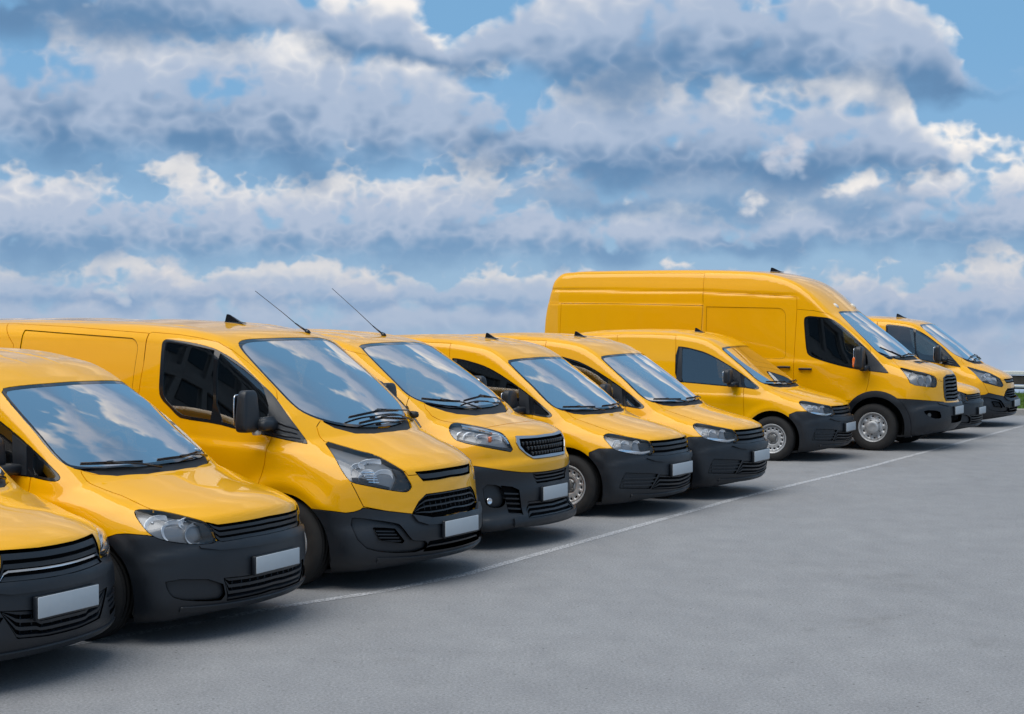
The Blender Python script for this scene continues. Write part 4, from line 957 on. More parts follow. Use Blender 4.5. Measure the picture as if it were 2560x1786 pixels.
# guard rail along the far edge
white = vary(mat('rail_white', rough=.55), 12, .3, (.62, .62, .60), (.74, .74, .72)); brown = vary(mat('rail_board', rough=.8), 6, .3, (.035, .030, .026), (.065, .056, .05))
r = empty('guard_rail', sf(SK+6.0, -4, .17)); r['label'] = 'low guard rail with white bars and a dark board, behind the grass at the right'; r['category'] = 'guard rail'; r.rotation_euler = (0, 0, -LB)
def rb(name, c, s, m, b=.012): Vk, Fk = boxm(c, s, None, b); return link(name, Vk, Fk, m, r, smooth=False)
LEN = 26
rb('top_bar', (0, 0, .50), (LEN, .09, .085), white); rb('dark_board', (0, .02, .33), (LEN, .04, .215), brown); rb('bottom_bar', (0, 0, .185), (LEN, .06, .045), white)
rb('dark_strip', (0, .015, .135), (LEN, .03, .04), brown)
for i in range(14): rb('rail_post', (-LEN/2+i*2+.35, .07, .22), (.07, .07, .48), brown)

# office block across the lot: it shows as a mirror image in the vans' side windows
conc = vary(mat('office_concrete', rough=.85), .8, .3, (.15, .15, .15), (.21, .21, .207)); dark = mat('office_glass', (.015, .02, .024), .08, spec=.6)
bl = empty('office_building', (-58, -14, 0)); bl['label'] = 'concrete office block across the lot, seen mirrored in the side windows'; bl['category'] = 'building'
def bb(name, boxes, m, stuff=False):
    q = merge(*[boxm(c, s) for c, s in boxes]); o = link(name, q[0], q[1], m, bl, smooth=False)
    if stuff: o['kind'] = 'stuff'
    return o
BX, BY, FH, NF = -18, -70, 3.6, 10; HB = FH*NF
bb('wall', [((BX/2, BY/2, HB/2), (-BX, -BY, HB))], conc)
bb('floor_band', [((.12, BY/2, FH*k), (.5, -BY+.6, 1.0)) for k in range(1, NF)]+[((BX/2, .12, FH*k), (-BX+.6, .5, 1.0)) for k in range(1, NF)], conc, True)
bb('roof_parapet', [((BX/2, BY/2, HB+.6), (-BX+.8, -BY+.8, 1.4))], conc)
bb('window', [((.03, BY/2+y, FH*k+2.2), (.12, 2.0, 1.9)) for k in range(NF) for y in np.arange(-33, 34, 3.0)]+[((BX/2+x, .03, FH*k+2.2), (2.0, .12, 1.9)) for k in range(NF) for x in np.arange(-7.5, 8, 3.0)], dark, True)
bb('pier', [((.15, BY/2+y, HB/2), (.45, .45, HB)) for y in np.arange(-34.5, 35, 3.0)]+[((BX/2+x, .15, HB/2), (.45, .45, HB)) for x in np.arange(-9, 9.1, 3.0)], conc, True)
# ---------------------------------------------------------------- pieces every van has
def interior(K, xw, zb, width, hz, wheel=True):
    """cabin behind the panes: dashboard, two seats, steering wheel, bulkhead."""
    r = K.root
    K.one('dashboard', boxm((xw-.05, 0, zb-.16), (.55, width*1.72, .30), Matrix.Rotation(.12, 3, 'Y'), .08), M['trim'], r)
    for sy in (-1, 1):
        K.one('seat', merge(block((xw-1.12, sy*width*.46, zb-.36), (.55, .50, .20), .4), block((xw-1.42, sy*width*.46, zb+.05), (.17, .48, .80), .4, rot=Matrix.Rotation(-.22, 3, 'Y')),
                            block((xw-1.52, sy*width*.46, zb+.54), (.11, .27, .20), .45)), M['fabric'], r)
    t = [(xw-.48+.07*math.sin(a), width*.46+.19*math.cos(a), zb+.05+.18*math.sin(a)) for a in np.linspace(0, 2*math.pi, 25)]
    K.one('steering_wheel', tube(t, .016, 7, False), M['gloss_black'], r)
    K.one('bulkhead', boxm((xw-1.75, 0, (hz+.3)/2), (.03, width*1.80, hz-.62)), M['trim'], r)

def slats(K, poly, bands, m, off=-.008, flange=.05, parent=None, trim=.01):
    for f0, f1 in bands: K.patch('slat', band(poly, f0, f1, trim=trim), 'front', m, off, flange, side='both', parent=parent, facing=.05)

def plate(K, z, h=.125, w=.53, tilt=0., m=None, dx=.012):
    p, n = K.at('front', 0, z, 0.); rot = Matrix.Rotation(tilt, 3, 'Y')
    f = K.one('plate_holder', boxm((p[0]+dx-.006, 0, z-.004), (.03, w+.014, h+.018), rot, .006), M['plastic'])
    K.one('number_plate', boxm((p[0]+dx+.011, 0, z), (.008, w, h), rot, .003), M['plate'], f)

def sunk(K, m, d=.008):
    """keeps what sits in a lamp behind its lens."""
    V = np.array([tuple(p) for p in m[0]])
    for _ in range(3):
        f = K.b(*V.T); n = K.b.normals(V); V = V-np.maximum(f+d, 0)[:, None]*n
    return V, m[1]
def bowls(K, lst, parents):
    """reflectors inside a lamp: (u, z, radius, depth, squash) in the corner view."""
    for (u, z, r, dep, sq, m) in lst:
        r *= 1.15; dep *= .8
        p, n = K.at('obl', u, z, -.018); ax = Vector((.92, -.38, -.02)).normalized()
        c = Vector(p)-ax*dep*.35
        prof = [(r*q, -dep*(1-q*q)) for q in (0, .3, .55, .75, .9, 1.)]
        K.pair('reflector', sunk(K, lathe(prof, 24, c, ax, (sq, 1))), M['pale_bowl' if m == 'chrome' else m], parents)
        K.pair('bulb', sunk(K, lathe([(0, -dep*.45), (r*.10, -dep*.5), (r*.12, -dep*.7), (r*.10, -dep*.95)], 12, c, ax)), M['satin'], parents)

def fin(K, x, l, h, m='gloss_black'):
    p, _ = K.at('top', x, 0.0, -.004); V, F = [], []
    pr = [(0, 0), (l*.02, h*.5), (l*.05, h*.97), (l*.12, h), (l*.22, h*.93), (l*.45, h*.62), (l*.72, h*.25), (l, 0)]
    for y0, k in ((-.5, 1), (.5, 1)):
        for a, b in pr: V.append((p[0]-l*.3+a, y0*(.035-.028*b/h), p[2]+b))
    n = len(pr); F = [list(range(n)), list(range(2*n-1, n-1, -1))]+[[i, n+i, n+i+1, i+1] for i in range(n-1)]
    V += [(p[0]-l*.33, -.03, p[2]-.004), (p[0]+l*.72, -.03, p[2]-.004), (p[0]+l*.72, .03, p[2]-.004), (p[0]-l*.33, .03, p[2]-.004)]
    V += [(p[0]-l*.30, -.022, p[2]+.012), (p[0]+l*.68, -.018, p[2]+.006), (p[0]+l*.68, .018, p[2]+.006), (p[0]-l*.30, .022, p[2]+.012)]
    b = 2*n; F += [[b, b+1, b+5, b+4], [b+1, b+2, b+6, b+5], [b+2, b+3, b+7, b+6], [b+3, b, b+4, b+7], [b+4, b+5, b+6, b+7]]
    K.one('roof_antenna', (V, F), M[m], smooth=False)
def rod(K, x, y, lean, L):
    p, _ = K.at('top', x, y, -.005); p = Vector(p); d = Vector(lean).normalized()
    a = K.one('roof_antenna', merge(tube([p, p+Vector((-.01, 0, .018)), p+Vector((-.03, 0, .034))], [.026, .022, .012], 10), tube([p+Vector((-.015, 0, .02)), p+d*.16], [.010, .006], 8)), M['gloss_black'])
    K.one('antenna_rod', tube([p+d*.15, p+d*L*.5+Vector((0, 0, .004)), p+d*L], [.0036, .003, .0026], 6), M['gloss_black'], a)
def wiper(K, pts, arm, name='wiper'):
    P = [K.at('front', y, z, .022)[0] for y, z in pts]; A = [K.at('front', y, z, o)[0] for y, z, o in arm]
    blade = tube(P, .007, 6); spoiler = tube([Vector(p)+Vector((.004, 0, .010)) for p in P], .005, 5)
    w = K.one(name, merge(blade, spoiler, block(Vector(P[len(P)//2])+Vector((.012, 0, .012)), (.022, .08, .018), .5, 12)), M['gloss_black'])
    K.one('wiper_arm', tube(A, [.011]+[.006]*(len(A)-1), 7), M['gloss_black'], w)
def handle(K, x, z, l=.21):
    p, n = K.at('side', x, z, .0)
    cup = lathe([(.062, .004), (.05, -.004), (.03, -.018), (0, -.022)], 20, Vector(p), (0, -1, 0), (1.1, .75))
    K.pair('door_handle', merge(block(Vector(p)+Vector((0, -.028, 0)), (l, .026, .034), .45, 14), block(Vector(p)+Vector((l*.38, -.01, 0)), (.05, .04, .03), .5, 10), block(Vector(p)+Vector((-l*.38, -.01, 0)), (.05, .04, .03), .5, 10)), M['plastic'])
def mirrors(K, hinge, housing, glass, extra=None, fold=80):
    h = Vector(hinge); R = Matrix.Rotation(R_(fold), 3, 'Z'); hl = Vector((h.x, -h.y, h.z))
    def left(m): v, f = mirror(m); return [R @ (Vector(p)-hl)+hl for p in v], f
    for q, m in enumerate((lambda a: a, left)):
        o = K.one('mirror', m(housing), M['plastic']); K.one('mirror_glass', m(glass), M['chrome'], o)
        if extra: K.one('indicator', m(extra[0]), M[extra[1]], o)
def wells(K, R, track, wb, r, zc=None):
    zc = zc or R
    for x in (0, -wb):
        y0, y1 = -(track/2)-.06, -(track/2)+.34; n = 20; V, F = [], []
        for i in range(n+1):
            a = R_(-18+216*i/n); V += [(x+r*math.cos(a), y0, zc+r*math.sin(a)), (x+r*math.cos(a), y1, zc+r*math.sin(a))]
        F = [[2*i, 2*i+1, 2*i+3, 2*i+2] for i in range(n)]+[[2*i+1 for i in range(n+1)]]
        K.pair('wheel_well', (V, F), M['under'])
def commons(K, lo):
    K.sk.weld()
    K.part('windshield_border', 'screen_border', M['screen_border'], -.003, .0, 0)
    K.part('body', 'body', M['paint'])
    K.part('underbody', 'underbody', M['under'], 0, 0, 0)
    mk = ~np.isin(K.sk.tag, ['windshield', 'door_glass', 'glass_rear', 'glass_front', 'quarter_glass', 'arch'])
    K.emit('inner_shell', K.half(K.sk.subset(mk), -.05, 0, 0), M['black'])  # black liner added to stop light and keep the panel gaps dark
def tag_under(K, z, x1):
    c = K.sk.cen(); K.sk.tag[(c[:, 2] < z) & (K.sk.N[:, 2] < -.55) & (c[:, 0] < x1)] = 'underbody'

# ---------------------------------------------------------------- small delivery van
def compact_van(root, nose='new'):
    K = Kit(body_compact(), root, .03); P = {k: v[1] for k, v in OUT['A'].items()}
    if nose == 'old': P.update({k: v[1] for k, v in OUT['O'].items()})
    if nose == 'chrome': P.update({k: v[1] for k, v in OUT['N'].items()})
    K.cut('arch', arc(0, .315, .395)+[(-.36, .05), (.36, .05)], 'side')
    K.cut('arch', arc(-2.682, .315, .39)+[(-3.04, .05), (-2.32, .05)], 'side')
    # rear panels and their seams
    K.cut('rear_quarter', [(-3.45, .24), (-2.42, .24), (-2.42, 1.40), (-2.40, 1.62), (-2.415, 1.765), (-3.2, 1.735), (-3.42, 1.70)], 'side', only=['body'])
    K.cut('side_panel', [(-2.42, .24), (-1.44, .24), (-1.457, 1.094), (-1.486, 1.612), (-1.505, 1.762), (-1.9, 1.775), (-2.415, 1.765), (-2.40, 1.62), (-2.42, 1.40)], 'side', only=['body'])
    K.cut('front_door', [(-1.44, .24), (-.405, .24), (-.407, .645), (-.422, 1.03), (-.430, 1.10), (-1.457, 1.10), (-1.447, .7)], 'side', only=['body'])
    bt = P['bumper_top']
    bt = [(q[0], q[1]+(.014 if q[0] > -.2 else 0)) for q in bt]
    if nose != 'old': bt = [q for q in bt if q[0] < .15]+[(.22, .640), (.75, .640)]
    K.cut('bumper', [(bt[0][0]-.03, -.1)]+[bt[0]]+bt[1:]+[(.75, bt[-1][1]), (.75, -.1)], 'obl', facing=-1.1, where=lambda c: (c[:, 0] > .1) & (c[:, 2] < .78), only=['body'])
    wsb = smoothpoly([(.35, 1.066), (.35, 1.612), (-.30, 1.606), (-.56, 1.596), (-.672, 1.582), (-.705, 1.50), (-.742, 1.36), (-.775, 1.20), (-.772, 1.115), (-.735, 1.082), (-.60, 1.069), (-.30, 1.066)], 1)
    K.cut('cowl', [(.02, .995), (-.35, .995), (-.60, 1.03), (-.742, 1.085), (-.70, 1.10), (-.35, 1.08), (.02, 1.075)], 'front', where=lambda c: c[:, 0] < .3, only=['body'])
    K.cut('screen_border', wsb, 'front', where=lambda c: c[:, 0] < .25); K.cut('windshield', grow(wsb, -.018), 'front', only=['screen_border'])
    hs = P['hood']; hs = [q for q in hs if q[1] < .015]
    hs = [(q[0]+(.10 if q[0] > .60 else 0), q[1]) for q in hs]
    K.cut('hood', [(.095, .02), (.075, -.28), (.01, -.52), (-.07, -.665)]+hs[0:]+[(hs[-1][0]+.004, .02)], 'top', facing=.0, where=lambda c: c[:, 2] > .70, only=['body', 'cowl', 'bumper'])
    wb = P['window_band']; K.cut('window_band', smoothpoly(wb), 'side', facing=.3)
    for t in ('door_glass', 'quarter_glass'): K.cut(t, smoothpoly(P[t]), 'side', facing=.3)
    tag_under(K, .30, .22)
    hl = smoothpoly(P['headlight']); K.cut('headlight', hl, 'obl')
    gr = [q for q in P['grille']]; K.cut('grille', gr, 'front', facing=.2, where=lambda c: c[:, 0] > .4, only=['body', 'bumper', 'hood'])
    lg = P['low_grille']; K.cut('low_grille', lg, 'front', facing=.2, where=lambda c: c[:, 0] > .4)
    if nose != 'old': K.cut('side_vent', P['side_vent'], 'obl')
    else: K.cut('side_vent', smoothpoly(P['recess']), 'obl')
    # panels
    commons(K, .3)
    for n in ('front_door', 'side_panel', 'rear_quarter'): K.part(n, n, M['paint'], side='pair')
    K.part('hood', 'hood', M['paint'], .002); K.part('cowl', 'cowl', M['seal'], -.012)
    bp = K.part('bumper', 'bumper', M['plastic'], .004, .03)
    K.screen(1.07, 1.6)
    frame = K.part('window_frame', 'window_band', M['gloss_black'], .002, .03, .001, side='pair')
    K.part('door_window', 'door_glass', M['glass'], -.004, 0, 0, 'pair', frame); K.part('quarter_window', 'quarter_glass', M['glass'], -.004, 0, 0, 'pair', frame)
    K.patch('pillar_trim', [(-1.44, 1.11), (-1.425, 1.59), (-1.385, 1.585), (-1.352, 1.108)], 'side', M['plastic'], .006, .01, side='pair', parent=frame)
    K.patch('mirror_base', [(-.612, 1.292), (-.55, 1.262), (-.487, 1.222), (-.452, 1.035), (-.562, 1.042), (-.585, 1.16)], 'side', M['plastic'], .010, .014, side='pair', parent=frame)
    L = K.part('headlight', 'headlight', M['bucket'], -.042, -.04, .001, 'pair')
    K.part('lamp_lens', 'headlight', M['lens'], .002, .012, .003, 'pair', L)
    if nose == 'old':
        bowls(K, [(-.20, .775, .075, .05, 1.1, 'chrome'), (-.09, .735, .072, .05, 1.0, 'chrome'), (.055, .692, .062, .05, 1.0, 'chrome'), (.01, .775, .04, .04, 1.5, 'chrome')], L)
        K.patch('lamp_bezel', grow(P['headlight'], -.012)[5:10]+[(.10, .66), (.08, .74), (0, .79)], 'obl', M['seal'], -.012, .02, side='pair', parent=L)
    else:
        bowls(K, [(-.195, .745, .072, .05, .75, 'chrome'), (-.10, .745, .06, .05, .8, 'chrome'), (.03, .735, .055, .05, .9, 'chrome')], L)
        K.patch('light_bar', [(-.19, .690), (-.10, .668), (0, .650), (.10, .648), (.205, .662), (.205, .676), (.08, .668), (-.06, .688), (-.18, .706)], 'obl', M['chrome'], -.010, .02, side='pair', parent=L)
        K.patch('lamp_bezel', [(.10, .655), (.215, .668), (.19, .76), (.06, .785), (.07, .70)], 'obl', M['seal'], -.03, .01, side='pair', parent=L)
    G = K.part('grille', 'grille', M['black'], -.045, -.05, 0)
    if nose == 'old': slats(K, gr, [(.02, .20), (.34, .54), (.68, .86)], M['plastic'], -.004, .05, G)
    elif nose == 'chrome':
        slats(K, gr, [(.02, .16), (.40, .56), (.70, .90)], M['plastic'], -.004, .05, G)
        K.patch('chrome_strip', band(gr, .29, .36), 'front', M['chrome'], .006, .02, parent=G)
    else: slats(K, gr, [(.02, .20), (.36, .55), (.68, .86)], M['plastic'], -.002, .05, G)
    G2 = K.part('lower_grille', 'low_grille', M['black'], -.04, -.045, 0, parent=bp)
    slats(K, lg, [(.0, .10), (.27, .40), (.56, .69), (.86, .97)], M['plastic'], -.004, .045, bp)
    for y in np.arange(-.40, .01, .08): K.pair('grille_bar', tube([K.at('front', y, lg[0][1]-.02, -.03)[0], K.at('front', y, .285, -.03)[0]], .006, 5), M['plastic'], bp) if nose != 'new' else None
    V_ = K.part('side_vent', 'side_vent', M['plastic'], -.016 if nose != 'old' else -.022, -.018 if nose != 'old' else -.025, 0, 'pair', bp)
    if nose != 'old':
        for k in range(3): K.patch('vent_rib', [(-.15+.0*k, .325+.036*k), (.20+.018*k, .318+.036*k), (.205+.018*k, .333+.036*k), (-.148, .341+.036*k)], 'obl', M['plastic'], -.001, .014, side='pair', parent=bp)
        K.patch('bumper_lip', P['lip'] if nose == 'new' else [(.02, .545), (-.4, .552), (-.52, .575), (-.585, .597), (-.48, .603), (.02, .606)], 'front', M['plastic'], .022, .03, parent=bp, facing=.05)
    else: K.patch('bumper_lip', [(.02, .572), (-.5, .578), (-.62, .598), (-.62, .615), (-.5, .618), (.02, .620)], 'front', M['plastic'], .016, .03, parent=bp, facing=.05)
    K.patch('bumper_lip', [(.02, .195), (-.5, .20), (-.74, .215), (-.74, .243), (-.5, .236), (.02, .232)], 'front', M['plastic'], .016, .03, parent=bp, facing=.0)
    plate(K, .462 if nose != 'old' else .456, .118 if nose != 'old' else .108)
    mirrors(K, (-.55, -.86, 1.1), merge(block((-.600, -1.02, 1.19), (.10, .20, .20), .42, 22, taper=.10), block((-.56, -.93, 1.075), (.13, .25, .075), .5, 18)), block((-.648, -1.03, 1.19), (.012, .17, .155), .4, 16))
    if nose != 'old': fin(K, -1.40, .15, .066)
    wiper(K, [(-.70, 1.092), (-.52, 1.085), (-.25, 1.075)], [(-.10, 1.045, .01), (-.28, 1.062, .03), (-.5, 1.082, .036)])
    wiper(K, [(-.10, 1.075), (.2, 1.075), (.45, 1.085)], [(.62, 1.06, .01), (.45, 1.07, .03), (.2, 1.078, .036)])
    interior(K, -.25, 1.0, .78, 1.78); wells(K, .315, 1.62, 2.682, .40)
    wheels(root, .315, .195, .205, 'small', 1.60, 2.682)

# ---------------------------------------------------------------- long panel van with the pointed lamps
def long_van(root):
    K = Kit(body_long(), root, .032); P = {k: v[1] for k, v in OUT['B'].items()}
    K.cut('arch', arc(-.005, .315, .41)+[(-.37, .05), (.37, .05)], 'side'); K.cut('arch', arc(-3.30, .325, .41)+[(-3.66, .05), (-2.94, .05)], 'side')
    K.cut('rear_quarter', [(-4.25, .26), (-2.80, .26), (-2.79, 1.5), (-2.80, 1.82), (-2.99, 2.0), (-4.1, 1.955), (-4.25, 1.75)], 'side', only=['body'])
    K.cut('sliding_door', [(-2.80, .26), (-1.41, .26), (-1.408, 1.408), (-1.393, 1.675), (-1.415, 1.925), (-2.238, 1.972), (-2.99, 2.0), (-2.80, 1.82), (-2.79, 1.5)], 'side', only=['body'])
    pn = [(-2.70, 1.40), (-2.73, 1.945), (-1.58, 1.885)]+[(-1.58+.10*math.sin(a), 1.785+.10*math.cos(a)) for a in np.linspace(.1, 1.57, 7)]+[(-1.475, 1.40)]
    K.cut('panel', pn, 'side', only=['sliding_door'])
    df = [q for q in P['door_front']]
    K.cut('front_door', [(-1.40, .26), (-.245, .26), (-.23, .62)]+df[::-1]+[(-1.41, 1.92), (-1.393, 1.675), (-1.408, 1.408)], 'side', only=['body'], facing=.05)
    bt = P['bumper_top']; K.cut('bumper', [(bt[0][0]-.02, -.1), bt[0]]+bt[1:]+[(.9, .52), (.9, -.1)], 'obl', facing=-1.1, where=lambda c: (c[:, 0] > .1) & (c[:, 2] < .82), only=['body'])
    K.cut('front_panel', [(-.141, .639), (-.227, .815)]+[(-.20, .84), (.9, 1.2), (.9, .55), (.585, .519), (.402, .525), (.248, .564), (.031, .6)], 'obl', facing=.05, where=lambda c: (c[:, 0] > .3) & (c[:, 2] < .915), only=['body'])
    ws = [(.35, 1.175), (.35, 1.888), (-.32, 1.884), (-.50, 1.880), (-.60, 1.868), (-.672, 1.842), (-.700, 1.791), (-.716, 1.70), (-.733, 1.60), (-.742, 1.48), (-.745, 1.40), (-.728, 1.33), (-.665, 1.283), (-.59, 1.25), (-.472, 1.215), (-.275, 1.19)]
    ws = smoothpoly(ws); K.cut('screen_border', ws, 'front', where=lambda c: c[:, 0] < .5); K.cut('windshield', grow(ws, -.02), 'front', only=['screen_border'])
    K.cut('cowl', [(.02, 1.10), (.02, 1.18), (-.275, 1.195), (-.472, 1.22), (-.60, 1.258), (-.64, 1.20), (-.4, 1.12)], 'front', where=lambda c: c[:, 0] < .42, only=['body'])
    hd = [q for q in P['hood'] if q[1] < .015]
    hd = [(q[0]+(.08 if q[0] > .83 else 0), q[1]) for q in hd]
    K.cut('hood', [(.375, .02), (.36, -.25), (.30, -.42), (.20, -.56)]+hd+[(hd[-1][0], .02)], 'top', facing=.2, where=lambda c: c[:, 2] > .845, only=['body', 'cowl', 'front_panel'])
    K.cut('window_band', smoothpoly(P['window_band']), 'side', facing=.2)
    for t in ('glass_rear', 'glass_front'): K.cut(t, smoothpoly(P[t]), 'side', facing=.2)
    tag_under(K, .30, .22)
    K.cut('headlight', smoothpoly(P['headlight']), 'obl')
    sl = P['slot']; K.cut('slot', sl, 'front', facing=.1, where=lambda c: c[:, 0] > .5)
    gr = P['grille']; K.cut('grille', gr, 'front', facing=.2, where=lambda c: c[:, 0] > .5)
    lg = P['low_grille']; K.cut('low_grille', lg, 'front', facing=.2, where=lambda c: c[:, 0] > .5)
    K.cut('fog_panel', smoothpoly(P['fog_panel']), 'obl', only=['bumper']); K.cut('fog_vent', P['fog_vent'], 'obl')
    commons(K, .3)
    for n in ('front_door', 'sliding_door', 'rear_quarter'): K.part(n, n, M['paint'], side='pair')
    K.part('side_panel', 'panel', M['paint'], -.007, -.007, 0, 'pair')
    K.part('hood', 'hood', M['paint'], .002); K.part('front_panel', 'front_panel', M['paint'], .001); K.part('cowl', 'cowl', M['seal'], -.015)
    bp = K.part('bumper', 'bumper', M['plastic'], .006, .03)
    K.screen(1.18, 1.88)
    fr = K.part('window_frame', 'window_band', M['gloss_black'], .003, .03, .001, side='pair')
    K.part('rear_pane', 'glass_rear', M['glass'], -.006, 0, 0, 'pair', fr); K.part('front_pane', 'glass_front', M['glass'], -.006, 0, 0, 'pair', fr)
    K.patch('mirror_triangle', smoothpoly(P['triangle']), 'side', M['plastic'], .007, .012, side='pair', parent=fr)
    for k in range(3):
        a, b = np.array((-.09, 1.30-.05*k)), np.array((.11-.0*k, 1.125-.004*k)); b = np.array((.06, 1.19-.028*k)) if k < 2 else np.array((.09, 1.127)); a = np.array((-.115, 1.26-.045*k))
        K.pair('triangle_rib', tube([K.at('side', *(a+(b-a)*t), .010)[0] for t in (0, .5, 1)], [.012, .010, .004], 6), M['plastic'], fr)
    L = K.part('headlight', 'headlight', M['bucket'], -.045, -.042, .001, 'pair')
    K.part('lamp_lens', 'headlight', M['lens'], .002, .012, .003, 'pair', L)
    bowls(K, [(-.05, .962, .050, .04, 1.9, 'chrome'), (-.155, .925, .062, .05, .9, 'chrome'), (-.095, .862, .072, .05, .9, 'chrome'), (.035, .845, .080, .05, 1.0, 'chrome')], L)
    for k in range(5): K.patch('lamp_rib', [(-.14+.012*k, .905-.02*k), (-.04+.008*k, .898-.02*k), (-.04+.008*k, .892-.02*k), (-.14+.012*k, .899-.02*k)], 'obl', M['chrome'], -.014, .004, side='pair', parent=L)
    K.patch('lamp_bezel', [(.10, .745), (.245, .75), (.252, .775), (.205, .87), (.17, .90), (.12, .92), (.15, .84)], 'obl', M['seal'], -.018, .03, side='pair', parent=L)
    K.patch('lamp_bezel', [(-.20, .812), (-.075, .79), (.08, .757), (.08, .775), (-.06, .815), (-.15, .86), (-.225, .865)], 'obl', M['seal'], -.020, .02, side='pair', parent=L)
    G = K.part('upper_slot', 'slot', M['black'], -.05, -.055, 0); K.patch('slat', band(sl, .22, .72, trim=.02), 'front', M['plastic'], -.002, .05, parent=G)
    G = K.part('grille', 'grille', M['black'], -.05, -.055, 0)
    slats(K, gr, [(.20, .26), (.45, .52), (.70, .77), (.93, .98)], M['plastic'], -.004, .03, G, .02)
    for y in np.arange(-.42, .01, .07): K.pair('grille_bar', tube([K.at('front', y, .685, -.04)[0], K.at('front', y, .55, -.04)[0]], .005, 5), M['plastic'], G)
    K.patch('bumper_lip', [(.02, .465), (-.40, .47), (-.49, .50), (-.515, .555), (-.46, .54), (-.338, .512), (-.135, .514), (.02, .522)], 'front', M['plastic'], .028, .03, parent=bp, facing=.05)
    K.part('lower_grille', 'low_grille', M['black'], -.04, -.05, 0, parent=bp); slats(K, lg, [(.40, .55)], M['plastic'], -.004, .03, bp)
    K.part('fog_panel', 'fog_panel', M['plastic'], -.018, -.026, 0, 'pair', bp); K.part('fog_vent', 'fog_vent', M['black'], -.03, -.022, 0, 'pair', bp)
    for k in range(4):
        z = .462-.026*k; K.patch('vent_rib', [(-.06+.008*k, z), (.105+.018*k, z-.012), (.105+.018*k, z-.022), (-.06+.008*k, z-.010)], 'obl', M['plastic'], -.014, .02, side='pair', parent=bp)
    K.patch('bumper_lip', [(.02, .205), (-.5, .21), (-.78, .225), (-.78, .255), (-.5, .246), (.02, .242)], 'front', M['plastic'], .018, .03, parent=bp, facing=.0)
    plate(K, .428, .118, .52)
    mirrors(K, (-.14, -.93, 1.24), merge(block((-.20, -1.14, 1.345), (.10, .19, .32), .36, 24, taper=.16), tube([(-.12, -.93, 1.25), (-.17, -1.06, 1.24)], [.055, .05], 10), block((-.14, -.99, 1.235), (.13, .20, .085), .5, 16)), block((-.268, -1.14, 1.35), (.012, .17, .25), .35, 16), (block((-.175, -1.06, 1.185), (.05, .08, .05), .5, 12), 'white_lens'))
    fin(K, -1.20, .19, .075); rod(K, -.74, .46, (-.54, .0, .36), .66)
    wiper(K, [(-.37, 1.252), (.04, 1.278), (.40, 1.268)], [(.80, 1.215, .01), (.60, 1.25, .04), (.04, 1.285, .04)])
    wiper(K, [(-.32, 1.205), (.03, 1.228), (.40, 1.20)], [(.62, 1.19, .01), (.3, 1.225, .04), (.03, 1.235, .04)])
    p = K.at('front', -.76, 1.225, .012)[0]; K.one('cowl_end', block((p[0], -p[1], p[2]), (.13, .07, .06), .6, 12), M['seal'])
    handle(K, -1.22, 1.06)
    interior(K, .0, 1.12, .86, 1.95); wells(K, .343, 1.76, 3.30, .42)
    wheels(root, .343, .215, .212, 'large', 1.74, 3.30)

